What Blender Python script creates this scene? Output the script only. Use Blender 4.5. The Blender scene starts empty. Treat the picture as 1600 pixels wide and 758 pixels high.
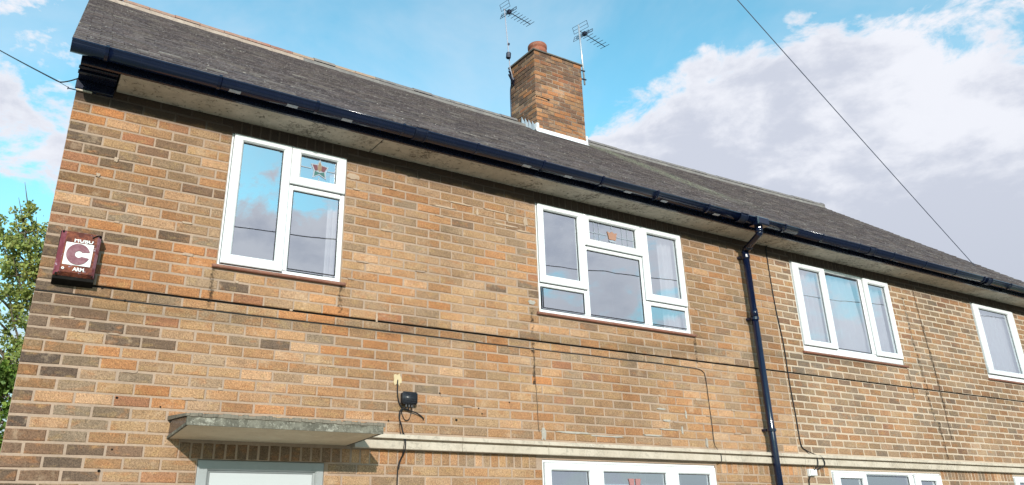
import bpy, bmesh, math, random
import numpy as np
from mathutils import Vector, Matrix, noise as mnoise
R = random.Random(11)
sc = bpy.context.scene
C = sc.collection

# ------------------------------------------------------------------ camera
cam_d = bpy.data.cameras.new('camera'); cam = bpy.data.objects.new('camera', cam_d); C.objects.link(cam)
CR, CU, CF = Vector((0.87872, -0.477087, 0.015458)), Vector((-0.180771, -0.302631, 0.935808)), Vector((0.441784, 0.825107, 0.352171))
CP = Vector((0.04988, -5.0273, -1.0843)); CFOC = 1124.56175; CSX, CSY = -141.236, -50.067
cam.matrix_world = Matrix(((CR.x, CU.x, -CF.x, CP.x), (CR.y, CU.y, -CF.y, CP.y), (CR.z, CU.z, -CF.z, CP.z), (0, 0, 0, 1)))
cam_d.sensor_width = 36; cam_d.lens = CFOC / 1600 * 36
cam_d.shift_x = -CSX / 1600; cam_d.shift_y = CSY / 1600
cam_d.clip_start = 0.05; cam_d.clip_end = 3000
sc.camera = cam

# ------------------------------------------------------------------ sun and sky
SUN = Vector((0.40, 1.0, -0.40)).normalized()          # travel direction of the light
ELEV = math.asin(-SUN.z)
sun_d = bpy.data.lights.new('sun', 'SUN'); sun = bpy.data.objects.new('sun', sun_d); C.objects.link(sun)
sun.rotation_euler = SUN.to_track_quat('-Z', 'Y').to_euler()
sun_d.energy = 4.6; sun_d.angle = math.radians(0.6); sun_d.color = (1.0, 0.945, 0.88)
sc.view_settings.view_transform = 'Standard'; sc.view_settings.look = 'None'
sc.view_settings.exposure = 0.0; sc.view_settings.gamma = 1.0

world = bpy.data.worlds.new('World'); sc.world = world; world.use_nodes = True
def build_world():
    nt = world.node_tree; N = nt.nodes; L = nt.links; N.clear()
    out = N.new('ShaderNodeOutputWorld'); bg = N.new('ShaderNodeBackground'); bg.inputs['Strength'].default_value = 0.1
    sky = N.new('ShaderNodeTexSky'); sky.sky_type = 'NISHITA'; sky.sun_disc = False
    sky.sun_elevation = ELEV; sky.sun_rotation = math.atan2(-SUN.x, -SUN.y)
    sky.air_density = 1.0; sky.dust_density = 0.6; sky.ozone_density = 1.5
    tc = N.new('ShaderNodeTexCoord')
    def math_(op, a, b=None, c=None):
        m = N.new('ShaderNodeMath'); m.operation = op
        for i, v in enumerate((a, b, c)):
            if v is None: continue
            if isinstance(v, (int, float)): m.inputs[i].default_value = v
            else: L.new(v, m.inputs[i])
        return m.outputs[0]
    def noise(scale, detail, rough, dist=0.0, off=(0, 0, 0), stretch=(1, 1, 1.8)):
        mp = N.new('ShaderNodeMapping'); L.new(tc.outputs['Generated'], mp.inputs[0])
        mp.inputs['Location'].default_value = off; mp.inputs['Scale'].default_value = stretch
        n = N.new('ShaderNodeTexNoise'); L.new(mp.outputs[0], n.inputs['Vector'])
        n.inputs['Scale'].default_value = scale; n.inputs['Detail'].default_value = detail
        n.inputs['Roughness'].default_value = rough; n.inputs['Distortion'].default_value = dist
        return n.outputs['Fac']
    def smooth(v, a, b, t0=0.0, t1=1.0):
        m = N.new('ShaderNodeMapRange'); m.interpolation_type = 'SMOOTHSTEP'; L.new(v, m.inputs[0])
        m.inputs[1].default_value = a; m.inputs[2].default_value = b; m.inputs[3].default_value = t0; m.inputs[4].default_value = t1
        return m.outputs[0]
    # where the cumulus stands in the sky: (direction, radius in degrees, weight)
    blobs = [((-0.072, 0.88, 0.465), 7, .25), ((-0.025, 0.922, 0.385), 5, .08), ((-0.03, 0.871, 0.30), 6, .0), ((0.26, 0.782, 0.567), 15, -.30), ((0.101, 0.82, 0.563), 8, -.15), ((0.419, 0.715, 0.56), 12, -.30),
             ((0.632, 0.557, 0.539), 8, -.12), ((0.636, 0.616, 0.47), 6, -.05), ((0.69, 0.60, 0.40), 8, .26), ((0.74, 0.48, 0.44), 8, .10),
             ((0.797, 0.448, 0.37), 11, .34), ((0.816, 0.335, 0.471), 6, -.04), ((0.858, 0.312, 0.412), 4.5, -.27), ((0.855, 0.382, 0.34), 13, .34),
             ((0.893, 0.335, 0.28), 14, .30), ((0.766, 0.516, 0.34), 12, .26), ((0.714, 0.471, 0.54), 9, -.30), ((0.76, 0.40, 0.54), 9, -.30), ((0.844, 0.268, 0.50), 8, -.26), ((0.708, 0.52, 0.477), 3, .14),
             ((0.25, -0.87, 0.46), 8, -.46), ((0.293, -0.89, 0.35), 6, .18), ((0.309, -0.92, 0.27), 9, .20), ((0.24, -0.92, 0.33), 7, .20), ((0.64, -0.72, 0.31), 15, .24),
             ((0.82, -0.535, 0.25), 5, -.14), ((0.862, -0.472, 0.21), 4, -.12), ((0.848, -0.505, 0.14), 6, .2), ((0.925, -0.37, 0.15), 8, .35)]
    tot = None
    for d, r, w in blobs:
        v = N.new('ShaderNodeVectorMath'); v.operation = 'DOT_PRODUCT'; L.new(tc.outputs['Generated'], v.inputs[0])
        v.inputs[1].default_value = Vector(d).normalized()
        s = smooth(v.outputs['Value'], math.cos(math.radians(r * 1.5)), 1.0, 0.0, w)
        tot = s if tot is None else math_('ADD', tot, s)
    n1 = noise(3.6, 10, 0.62, 0.15, (1.3, 4.1, 0.7)); n2 = noise(11.0, 8, 0.62, 0.35, (5, 2, 8))
    dens = math_('ADD', math_('ADD', math_('MULTIPLY', n1, 1.6), math_('MULTIPLY', n2, 1.15)), math_('MULTIPLY', tot, 1.45))
    mask = smooth(dens, 1.40, 1.64)
    veil = smooth(noise(2.3, 6, 0.62, 0.3, (7, 1, 3), (1, 1, 1.3)), 0.38, 0.80, 0.0, 0.42)
    # blue of the clear air, from the sky texture, a little more cyan as in the photograph
    tint = N.new('ShaderNodeMix'); tint.data_type = 'RGBA'; tint.blend_type = 'MULTIPLY'; tint.inputs[0].default_value = 1.0
    L.new(sky.outputs[0], tint.inputs[6]); tint.inputs[7].default_value = SKYTINT + (1,)
    # cloud brightness: thick grey lavender bodies, bright rims
    shade = noise(5.5, 7, 0.58, 0.1, (3, 3, 3.2)); core = smooth(dens, 1.50, 1.90)
    cr = N.new('ShaderNodeMix'); cr.data_type = 'RGBA'; cr.inputs[6].default_value = (9.0, 9.2, 9.9, 1); cr.inputs[7].default_value = (6.3, 6.7, 7.8, 1)
    L.new(math_('MULTIPLY', math_('ADD', 0.14, math_('MULTIPLY', core, 0.86)), smooth(shade, 0.42, 0.58, 0.05, 1.0)), cr.inputs[0])
    m1 = N.new('ShaderNodeMix'); m1.data_type = 'RGBA'; L.new(math_('MAXIMUM', mask, veil), m1.inputs[0]); L.new(tint.outputs[2], m1.inputs[6]); L.new(cr.outputs[2], m1.inputs[7])
    sx = N.new('ShaderNodeSeparateXYZ'); L.new(tc.outputs['Generated'], sx.inputs[0])
    hz = N.new('ShaderNodeMix'); hz.data_type = 'RGBA'; L.new(smooth(sx.outputs[2], 0.0, 0.40, 0.90, 0.0), hz.inputs[0])
    L.new(m1.outputs[2], hz.inputs[6]); hz.inputs[7].default_value = (5.0, 5.5, 6.4, 1)      # pale air towards the horizon
    L.new(hz.outputs[2], bg.inputs['Color']); L.new(bg.outputs[0], out.inputs[0])
SKYTINT = (1.9, 3.2, 2.8)
build_world()

# ------------------------------------------------------------------ material helpers
class NT:
    def __init__(s, name):
        s.m = bpy.data.materials.new(name); s.m.use_nodes = True; s.t = s.m.node_tree; s.N = s.t.nodes; s.L = s.t.links
        s.b = s.N['Principled BSDF']; g = s.N.new('ShaderNodeNewGeometry'); s.pos = g.outputs['Position']
    def val(s, v, inp):
        if isinstance(v, (int, float)): inp.default_value = v
        elif isinstance(v, tuple): inp.default_value = v if len(v) == 4 or inp.type == 'VECTOR' else v + (1,)
        else: s.L.new(v, inp)
    def math(s, op, a, b=0.0, clamp=False):
        m = s.N.new('ShaderNodeMath'); m.operation = op; m.use_clamp = clamp; s.val(a, m.inputs[0]); s.val(b, m.inputs[1]); return m.outputs[0]
    def noise(s, scale, detail=4, rough=.55, dist=0, stretch=(1, 1, 1), off=(0, 0, 0), vec=None):
        mp = s.N.new('ShaderNodeMapping'); s.L.new(vec or s.pos, mp.inputs[0]); mp.inputs['Scale'].default_value = stretch; mp.inputs['Location'].default_value = off
        n = s.N.new('ShaderNodeTexNoise'); s.L.new(mp.outputs[0], n.inputs['Vector'])
        for k, v in (('Scale', scale), ('Detail', detail), ('Roughness', rough), ('Distortion', dist)): n.inputs[k].default_value = v
        return n.outputs['Fac']
    def rng(s, v, a, b, c=0.0, d=1.0):
        m = s.N.new('ShaderNodeMapRange'); m.interpolation_type = 'SMOOTHSTEP'; s.val(v, m.inputs[0])
        for i, x in enumerate((a, b, c, d)): m.inputs[i + 1].default_value = x
        return m.outputs[0]
    def mix(s, f, a, b, blend='MIX'):
        m = s.N.new('ShaderNodeMix'); m.data_type = 'RGBA'; m.blend_type = blend
        s.val(f, m.inputs[0]); s.val(a, m.inputs[6]); s.val(b, m.inputs[7]); return m.outputs[2]
    def gray(s, v):
        c = s.N.new('ShaderNodeCombineColor'); [s.val(v, c.inputs[i]) for i in range(3)]; return c.outputs[0]
    def sep(s):
        x = s.N.new('ShaderNodeSeparateXYZ'); s.L.new(s.pos, x.inputs[0]); return x.outputs
    def bump(s, h, strength=.5, dist=.002):
        b = s.N.new('ShaderNodeBump'); b.inputs['Strength'].default_value = strength; b.inputs['Distance'].default_value = dist
        s.L.new(h, b.inputs['Height']); s.L.new(b.outputs[0], s.b.inputs['Normal'])
    def done(s, col, rough=.8, metal=0.0, spec=.4):
        s.val(col, s.b.inputs['Base Color']); s.val(rough, s.b.inputs['Roughness']); s.b.inputs['Metallic'].default_value = metal
        s.b.inputs['Specular IOR Level'].default_value = spec; return s.m

def own_colour(t, how):
    if how == 'object': n = t.N.new('ShaderNodeObjectInfo'); return n.outputs['Color']
    n = t.N.new('ShaderNodeAttribute'); n.attribute_name = 'Col'; return n.outputs['Color']

def brick_mat(name, how, smear=.35, red=False):
    t = NT(name); c = own_colour(t, how)
    st = (1, 1, 2.2)
    burnt = t.rng(t.noise(6.5, 4, .55, .6, st), .56, .78, 0, .40)
    c = t.mix(burnt, c, (.10, .065, .048))
    rusty = t.rng(t.noise(7.5, 4, .55, .6, st, (3, 9, 4)), .52, .72, 0, .55)
    c = t.mix(rusty, c, (.33, .145, .06))
    ochre = t.rng(t.noise(9, 3, .5, .4, st, (7, 2, 1)), .52, .74, 0, .40)
    c = t.mix(ochre, c, (.36, .23, .10))
    fine = t.noise(120, 6, .72, .8)
    c = t.mix(1.0, c, t.gray(t.rng(fine, .30, .70, .50, 1.55)), 'MULTIPLY')
    speck = t.rng(t.noise(210, 3, .6, 1.2, off=(2, 2, 2)), .60, .70, 0, .55)
    c = t.mix(speck, c, (.40, .27, .15))
    dark = t.rng(t.noise(150, 3, .6, 1.0, off=(9, 2, 5)), .60, .72, 0, .60)
    c = t.mix(dark, c, (.05, .035, .028))
    sm = t.rng(t.math('ADD', t.noise(5, 5, .6, .3, off=(4, 4, 4)), t.math('MULTIPLY', t.noise(45, 4, .6), .35)), .74, .90, 0, smear)
    c = t.mix(sm, c, (.52, .38, .26))
    c = t.mix(1.0, c, t.gray(t.rng(t.noise(.9, 5, .6, .3), .32, .68, .78, 1.16)), 'MULTIPLY')
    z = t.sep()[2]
    soot_and_shade = t.math('MULTIPLY', t.rng(t.math('ADD', z, t.math('MULTIPLY', t.noise(3, 4, .6, 0, (1, 1, .2)), .12)), 1.38, 1.45, 0, 1), t.rng(z, 2.0, 1.9, 0, 1))
    c = t.mix(t.math('MULTIPLY', soot_and_shade, .90), c, (.034, .024, .022))  # top courses: soot plus eaves shade, both put into the brick colour
    t.bump(t.math('ADD', fine, t.math('MULTIPLY', t.noise(35, 3), .8)), .55, .004)
    return t.done(c, .9, 0, .2)

def mortar_mat(name, col, col2):
    t = NT(name)
    c = t.mix(t.rng(t.noise(3, 5, .6), .35, .65), col, col2)
    c = t.mix(t.rng(t.noise(70, 4, .7), .35, .75, 0, .5), c, tuple(x * .62 for x in col))
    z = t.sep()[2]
    c = t.mix(t.math('MULTIPLY', t.rng(z, 1.31, 1.40, 0, .92), t.rng(z, 2.0, 1.9)), c, (.06, .044, .040))  # mortar below the eaves darkened for soot and painted eaves shade
    t.bump(t.noise(120, 5, .7), .6, .004)
    return t.done(c, .95, 0, .15)

def painted(name, col, rough=.3, spec=.5, dirt=.25, dcol=(.2, .17, .13), scale=9, metal=0.0):
    t = NT(name)
    c = t.mix(t.rng(t.noise(scale, 6, .65, .3), .45, .80, 0, dirt), col, dcol)
    return t.done(c, t.rng(t.noise(30, 3), .3, .7, rough * .8, rough * 1.3), metal, spec)

def streaked(name, col, col2, speck, amt=.6, rough=.9, fs=1.0):
    t = NT(name)
    c = t.mix(t.rng(t.noise(5 * fs, 6, .65, .4, (1, 1, 1)), .38, .66), col, col2)
    c = t.mix(t.rng(t.noise(24 * fs, 5, .7, .6), .54, .68, 0, amt), c, speck)
    c = t.mix(t.math('MULTIPLY', t.rng(t.noise(3.2, 4, .6), .46, .62), t.rng(t.noise(36, 5, .75, .8), .48, .58, 0, amt * .9)), c, speck)
    c = t.mix(t.rng(t.noise(110, 4, .7), .5, .8, 0, .4), c, tuple(x * .5 for x in col))
    t.bump(t.noise(90, 5, .7), .5, .004)
    return t.done(c, rough, 0, .2)

def tile_mat(name, how):
    t = NT(name); c = own_colour(t, how)
    x, y, z = t.sep()
    c = t.mix(t.rng(t.noise(2.2, 5, .6, .2), .40, .68, 0, .5), c, (.085, .070, .078))
    c = t.mix(t.rng(t.noise(40, 5, .7), .46, .72, 0, .6), c, (.30, .265, .265))
    c = t.mix(t.rng(t.noise(24, 4, .7, .5, (1, 1, 1), (5, 5, 5)), .635, .69, 0, .8), c, (.52, .49, .45))
    # lichen run below the chimney along the party line
    run = t.math('SUBTRACT', x, t.math('ADD', 7.42, t.math('MULTIPLY', t.noise(1.6, 3), .35)))
    run = t.rng(t.math('ABSOLUTE', run), .10, .55, 1, 0)
    run = t.math('MULTIPLY', run, t.rng(y, .2, 1.2))
    c = t.mix(t.math('MULTIPLY', run, t.rng(t.noise(26, 5, .7), .40, .58, .1, .80)), c, (.26, .27, .21))
    t.bump(t.noise(150, 5, .7), .6, .004)
    return t.done(c, .85, 0, .25)

M = {}
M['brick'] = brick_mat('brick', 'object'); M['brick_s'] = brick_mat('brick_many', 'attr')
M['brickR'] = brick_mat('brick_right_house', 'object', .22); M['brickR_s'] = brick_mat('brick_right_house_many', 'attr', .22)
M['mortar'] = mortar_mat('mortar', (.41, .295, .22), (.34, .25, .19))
M['mortarR'] = mortar_mat('mortar_cream', (.54, .43, .33), (.46, .37, .29))
M['mortar_patch'] = mortar_mat('mortar_patch', (.46, .34, .25), (.40, .30, .225))
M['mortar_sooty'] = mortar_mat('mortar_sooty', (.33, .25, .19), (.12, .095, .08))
M['mortar_grey'] = mortar_mat('mortar_grey', (.42, .38, .33), (.36, .33, .29))
M['upvc'] = painted('white_upvc', (.74, .75, .76), .28, .5, .10, (.5, .5, .48))
M['upvc_shadow_gap'] = painted('gasket_and_shadow_gap', (.03, .03, .035), .5, .3, 0)  # black gasket rubber, also the drawn shadow gap round frames
M['sash_shadow_line'] = painted('grey_shadow_line', (.16, .17, .18), .6, .2, 0)  # grey for the shadow lines painted between sash and frame
M['navy'] = painted('navy_black_plastic', (.004, .008, .027), .12, .5, .12, (.03, .04, .07), 12)
M['navy_matt'] = painted('navy_matt_plastic', (.004, .008, .025), .42, .35, .15, (.03, .04, .06), 16)
M['navy_wood'] = painted('navy_painted_board', (.005, .008, .024), .25, .5, .2, (.03, .03, .05), 14)
M['concrete'] = streaked('eaves_concrete', (.46, .41, .34), (.56, .50, .42), (.10, .085, .07), .95)
M['stone'] = streaked('cast_stone', (.53, .455, .37), (.45, .38, .30), (.20, .175, .14), .45)
M['bed_warm'] = streaked('warm_ridge_bedding', (.34, .265, .215), (.42, .34, .28), (.20, .15, .13), .8)
M['tile_bed'] = streaked('ridge_bedding_grey', (.17, .155, .15), (.22, .20, .185), (.30, .29, .26), .5)
M['mossy'] = streaked('mossy_canopy_edge', (.105, .098, .078), (.19, .178, .142), (.40, .38, .32), .8, .9, 3.2)
M['canopy_top'] = streaked('canopy_felt', (.16, .14, .11), (.22, .19, .15), (.08, .07, .06), .5)
M['canopy_under'] = streaked('canopy_soffit', (.60, .48, .34), (.66, .54, .39), (.42, .32, .22), .3)
M['dark_void'] = painted('dark_gap', (.012, .011, .010), .9, .1, 0)
M['door_frame'] = painted('door_frame_paint', (.30, .32, .325), .5, .4, .35, (.20, .22, .20), 12)
M['door'] = painted('door_paint', (.47, .50, .51), .4, .4, .10, (.4, .45, .45))
M['sill'] = streaked('quarry_sill', (.26, .11, .075), (.20, .09, .065), (.34, .22, .16), .4, .7)
M['tile'] = tile_mat('roof_tile', 'object'); M['tile_s'] = tile_mat('roof_tile_many', 'attr')
def ridge_mat():
    t = NT('ridge_tile'); c = own_colour(t, 'object')
    c = t.mix(t.rng(t.noise(14, 5, .7), .42, .66, 0, .6), c, (.30, .27, .23))
    c = t.mix(t.rng(t.noise(45, 4, .7), .5, .75, 0, .5), c, (.10, .08, .075))
    t.bump(t.noise(80, 5, .7), .5, .005); return t.done(c, .9, 0, .2)
M['ridge'] = ridge_mat()
M['label'] = painted('painted_gutter_reflection', (.42, .45, .52), .4, .4, .5, (.15, .17, .22), 40)  # pale colour for reflections painted under the gutter
M['white_lead'] = painted('white_flashing', (.74, .75, .76), .5, .4, .15, (.4, .4, .4))
M['silver_lead'] = painted('stepped_lead_flashing', (.60, .66, .72), .4, .5, .3, (.2, .22, .25))
M['pot'] = streaked('terracotta_pot', (.30, .10, .06), (.24, .085, .055), (.40, .25, .18), .4, .75)
M['flaunch'] = streaked('chimney_capping', (.10, .085, .075), (.15, .13, .11), (.25, .22, .18), .4)
M['alu'] = painted('aluminium_mast', (.62, .64, .68), .35, .6, .15, (.3, .3, .3), metal=.6)
M['mast_dull'] = painted('weathered_mast', (.36, .36, .42), .5, .5, .35, (.2, .17, .15), 20)
M['aerial'] = painted('aerial_plastic', (.02, .025, .05), .5, .4, 0)
M['cable'] = painted('black_cable', (.012, .012, .014), .6, .3, 0)
M['cable_old'] = painted('weathered_brown_cable', (.10, .07, .05), .8, .2, .4, (.03, .03, .03), 40)
M['wire_grey'] = painted('grey_overhead_wire', (.10, .12, .17), .6, .3, 0)
M['blackbox'] = painted('black_box', (.014, .016, .022), .42, .45, .3, (.05, .055, .065), 30)
M['foam'] = streaked('expanding_foam', (.58, .46, .28), (.50, .39, .24), (.36, .27, .16), .4)
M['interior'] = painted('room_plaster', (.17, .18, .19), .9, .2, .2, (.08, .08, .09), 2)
M['curtain'] = painted('net_curtain', (.80, .78, .80), .9, .1, .15, (.55, .55, .6), 3)
M['grime'] = painted('wall_stain', (.05, .036, .028), .9, .1, 0)
def alarm_mats():
    t = NT('alarm_maroon'); c = t.mix(t.rng(t.noise(14, 5, .65, .4), .42, .60), (.14, .022, .030), (.19, .045, .060))
    c = t.mix(t.rng(t.noise(26, 5, .7, .5, off=(3, 3, 3)), .57, .66, 0, .8), c, (.42, .30, .36))
    c = t.mix(t.rng(t.noise(20, 5, .7, .5, off=(8, 3, 3)), .58, .68, 0, .7), c, (.05, .02, .02)); M['maroon'] = t.done(c, .5, 0, .4)
    t = NT('alarm_rust'); c = t.mix(t.rng(t.noise(18, 6, .7, .6), .40, .62), (.085, .022, .016), (.24, .07, .035))
    c = t.mix(t.rng(t.noise(30, 5, .7, .6, off=(4, 4, 4)), .58, .68, 0, .8), c, (.40, .33, .40)); t.bump(t.noise(80, 5), .5, .003); M['rust'] = t.done(c, .75, 0, .3)
    t = NT('alarm_edge'); c = t.mix(t.rng(t.noise(18, 5, .65, .4), .35, .60), (.17, .028, .040), (.36, .17, .21)); M['pinkedge'] = t.done(c, .5, 0, .4)
    t = NT('worn_white_print'); c = t.mix(t.rng(t.noise(70, 5, .7), .58, .72, 0, .5), (.74, .74, .73), (.35, .25, .26)); M['print'] = t.done(c, .5, 0, .3)
    t = NT('faded_letter'); c = t.mix(t.rng(t.noise(30, 5, .7), .38, .66), (.17, .055, .075), (.24, .11, .13)); M['letter'] = t.done(c, .5, 0, .3)
alarm_mats()
def glass(front=True):
    t = NT('window_glass' if front else 'window_glass_back'); N, L = t.N, t.L; N.remove(t.b)
    tr = N.new('ShaderNodeBsdfTransparent'); tr.inputs[0].default_value = (.96, .97, .98, 1)
    gl = N.new('ShaderNodeBsdfGlossy'); gl.inputs['Roughness'].default_value = .012; gl.inputs[0].default_value = (.90, .94, .98, 1)
    lw = N.new('ShaderNodeLayerWeight'); lw.inputs[0].default_value = .35
    bp = N.new('ShaderNodeBump'); bp.inputs['Strength'].default_value = .12; bp.inputs['Distance'].default_value = .01
    L.new(t.noise(1.6, 2, .4), bp.inputs['Height']); L.new(bp.outputs[0], gl.inputs['Normal'])
    f = t.rng(lw.outputs['Fresnel'], .0, .5, .64, .80) if front else t.rng(lw.outputs['Fresnel'], .0, .6, .0, .10)
    mx = N.new('ShaderNodeMixShader'); L.new(f, mx.inputs[0]); L.new(tr.outputs[0], mx.inputs[1]); L.new(gl.outputs[0], mx.inputs[2])
    L.new(mx.outputs[0], N['Material Output'].inputs[0]); return t.m
M['glass'] = glass(); M['glass_back'] = glass(False)
def flat(name, col, rough=.5): t = NT(name); return t.done(t.mix(t.rng(t.noise(60, 3), .4, .7, 0, .3), col, tuple(x * .7 for x in col)), rough)
M['rose_red'] = flat('rose_glass_red', (.16, .06, .07)); M['rose_pink'] = flat('rose_glass_pink', (.36, .17, .165)); M['rose_amber'] = flat('rose_glass_amber', (.26, .19, .13))
M['rose_green'] = flat('rose_glass_green', (.05, .14, .13)); M['lead_line'] = flat('lead_line', (.34, .38, .44)); M['rose_orange'] = flat('rose_glass_orange', (.38, .21, .15))
def leafm(name, a, b):
    t = NT(name); c = own_colour(t, 'attr'); c = t.mix(t.rng(t.noise(3, 3), .35, .65), t.mix(1, c, a, 'MULTIPLY'), t.mix(1, c, b, 'MULTIPLY'))
    t.b.inputs['Subsurface Weight'].default_value = 0; m = t.done(c, .55, 0, .3)
    tl = t.N.new('ShaderNodeBsdfTranslucent'); t.L.new(c, tl.inputs[0]); mx = t.N.new('ShaderNodeMixShader'); mx.inputs[0].default_value = .4
    t.L.new(t.b.outputs[0], mx.inputs[1]); t.L.new(tl.outputs[0], mx.inputs[2]); t.L.new(mx.outputs[0], t.N['Material Output'].inputs[0]); return m
M['leaf'] = leafm('pale_leaf', (.40, .44, .15), (.27, .34, .11)); M['leaf2'] = leafm('green_leaf', (.15, .27, .07), (.22, .34, .07))
M['bark'] = streaked('bark', (.12, .09, .065), (.17, .14, .11), (.05, .04, .03), .5)
def ground_mat():
    t = NT('grass_ground'); c = t.mix(t.rng(t.noise(1.2, 6, .65), .35, .65), (.12, .14, .07), (.16, .15, .09)); return t.done(c, .95)
M['ground'] = ground_mat(); M['paving'] = streaked('paving', (.42, .39, .34), (.36, .335, .30), (.15, .14, .12), .4); M['asphalt'] = streaked('asphalt', (.05, .05, .052), (.06, .06, .06), (.10, .10, .10), .3)

# ------------------------------------------------------------------ object helpers
def link(name, me, mat, parent=None):
    o = bpy.data.objects.new(name, me); C.objects.link(o)
    if mat is not None and len(me.materials) == 0: me.materials.append(mat)
    if parent is not None: o.parent = parent
    return o
def tag(o, label=None, cat=None, group=None, kind=None):
    if label: o['label'] = label
    if cat: o['category'] = cat
    if group: o['group'] = group
    if kind: o['kind'] = kind
    return o
def thing(name, label, cat, loc=(0, 0, 0), group=None):
    o = bpy.data.objects.new(name, None); C.objects.link(o); o.location = loc; o.empty_display_size = .2
    return tag(o, label, cat, group)
def under(o, parent):
    """parent while keeping world placement (parents are only translated)"""
    o.parent = parent; o.matrix_parent_inverse = parent.matrix_world.inverted() if parent.matrix_world else Matrix()
    return o
class MB:
    def __init__(s): s.v = []; s.f = []; s.c = []
    def add(s, vs, fs, col=None):
        n = len(s.v); s.v += [tuple(v) for v in vs]; s.f += [tuple(i + n for i in f) for f in fs]
        if col is not None: s.c += [col] * len(fs)
    def box(s, x0, x1, y0, y1, z0, z1, col=None):
        s.add([(x0, y0, z0), (x1, y0, z0), (x1, y1, z0), (x0, y1, z0), (x0, y0, z1), (x1, y0, z1), (x1, y1, z1), (x0, y1, z1)],
              [(0, 1, 5, 4), (1, 2, 6, 5), (2, 3, 7, 6), (3, 0, 4, 7), (4, 5, 6, 7), (3, 2, 1, 0)], col)
    def bbox(s, x0, x1, y0, y1, z0, z1, b=.004, col=None):
        """box whose front (low y) edges are chamfered"""
        s.add([(x0, y0 + b, z0), (x1, y0 + b, z0), (x1, y0 + b, z1), (x0, y0 + b, z1),
               (x0 + b, y0, z0 + b), (x1 - b, y0, z0 + b), (x1 - b, y0, z1 - b), (x0 + b, y0, z1 - b),
               (x0, y1, z0), (x1, y1, z0), (x1, y1, z1), (x0, y1, z1)],
              [(4, 5, 6, 7), (0, 1, 5, 4), (1, 2, 6, 5), (2, 3, 7, 6), (3, 0, 4, 7), (8, 9, 1, 0), (9, 10, 2, 1), (10, 11, 3, 2), (11, 8, 0, 3), (11, 10, 9, 8)], col)
    def ring(s, o, i, prof):
        """picture frame between rects o=(x0,x1,z0,z1) and i; prof = [(t, y)...] from outer back to inner back, t in 0..1"""
        loops = []
        for t, y in prof:
            x0 = o[0] + (i[0] - o[0]) * t; x1 = o[1] + (i[1] - o[1]) * t; z0 = o[2] + (i[2] - o[2]) * t; z1 = o[3] + (i[3] - o[3]) * t
            loops.append([(x0, y, z0), (x1, y, z0), (x1, y, z1), (x0, y, z1)])
        vs = [v for l in loops for v in l]; fs = []
        for a in range(len(loops) - 1):
            for k in range(4):
                fs.append((a * 4 + k, a * 4 + (k + 1) % 4, a * 4 + 4 + (k + 1) % 4, a * 4 + 4 + k))
        s.add(vs, fs)
    def tube(s, pts, r, n=8, cap=True, rr=None):
        pts = [Vector(p) for p in pts]; m = len(pts); vs = []; fs = []
        up = Vector((0, 0, 1)); prev = None
        for k, p in enumerate(pts):
            d = (pts[min(k + 1, m - 1)] - pts[max(k - 1, 0)]).normalized()
            a = d.cross(up) if prev is None else prev - d * prev.dot(d)
            if a.length < 1e-4: a = d.cross(Vector((1, 0, 0)))
            a.normalize(); b = d.cross(a); prev = a
            q = rr[k] if rr else r
            for j in range(n):
                t = 2 * math.pi * j / n; vs.append(p + (a * math.cos(t) + b * math.sin(t)) * q)
        for k in range(m - 1):
            for j in range(n): fs.append((k * n + j, k * n + (j + 1) % n, (k + 1) * n + (j + 1) % n, (k + 1) * n + j))
        if cap: fs += [tuple(range(n))[::-1], tuple(range((m - 1) * n, m * n))]
        s.add(vs, fs)
    def extrude_x(s, prof, x0, x1, close=True):
        """prof [(y,z)...] polygon swept from x0 to x1"""
        n = len(prof); vs = [(x0, y, z) for y, z in prof] + [(x1, y, z) for y, z in prof]
        fs = [(k, (k + 1) % n, n + (k + 1) % n, n + k) for k in range(n if close else n - 1)]
        if close: fs += [tuple(range(n))[::-1], tuple(range(n, 2 * n))]
        s.add(vs, fs)
    def mesh(s, name='mesh', smooth=False):
        me = bpy.data.meshes.new(name); me.from_pydata(s.v, [], s.f); me.update()
        if s.c:
            a = me.attributes.new('Col', 'FLOAT_COLOR', 'FACE'); a.data.foreach_set('color', [x for c in s.c for x in (c[0], c[1], c[2], 1.0)])
        if smooth: me.polygons.foreach_set('use_smooth', [True] * len(me.polygons))
        bm = bmesh.new(); bm.from_mesh(me); bmesh.ops.recalc_face_normals(bm, faces=bm.faces); bm.to_mesh(me); bm.free()
        return me
    def build(s, name, mat, parent=None, smooth=False): return link(name, s.mesh(name, smooth), mat, parent)
def smooth_pts(pts, n=6):
    P = [Vector(p) for p in pts]; out = []
    for k in range(len(P) - 1):
        p0, p1, p2, p3 = P[max(k - 1, 0)], P[k], P[k + 1], P[min(k + 2, len(P) - 1)]
        for j in range(n):
            t = j / n; out.append(.5 * ((2 * p1) + (p2 - p0) * t + (2 * p0 - 5 * p1 + 4 * p2 - p3) * t * t + (3 * p1 - p0 - 3 * p2 + p3) * t ** 3))
    out.append(P[-1]); return out
def size_in_view(p, w):
    d = Vector(p) - CP; z = d.dot(CF)
    if z < .2: return 0
    u = 800 + CSX + CFOC * d.dot(CR) / z; v = 379 + CSY - CFOC * d.dot(CU) / z
    if u < -15 or u > 1615 or v < -10 or v > 768: return 0
    return w / z
GZ = -3.10                                              # ground level

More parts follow.
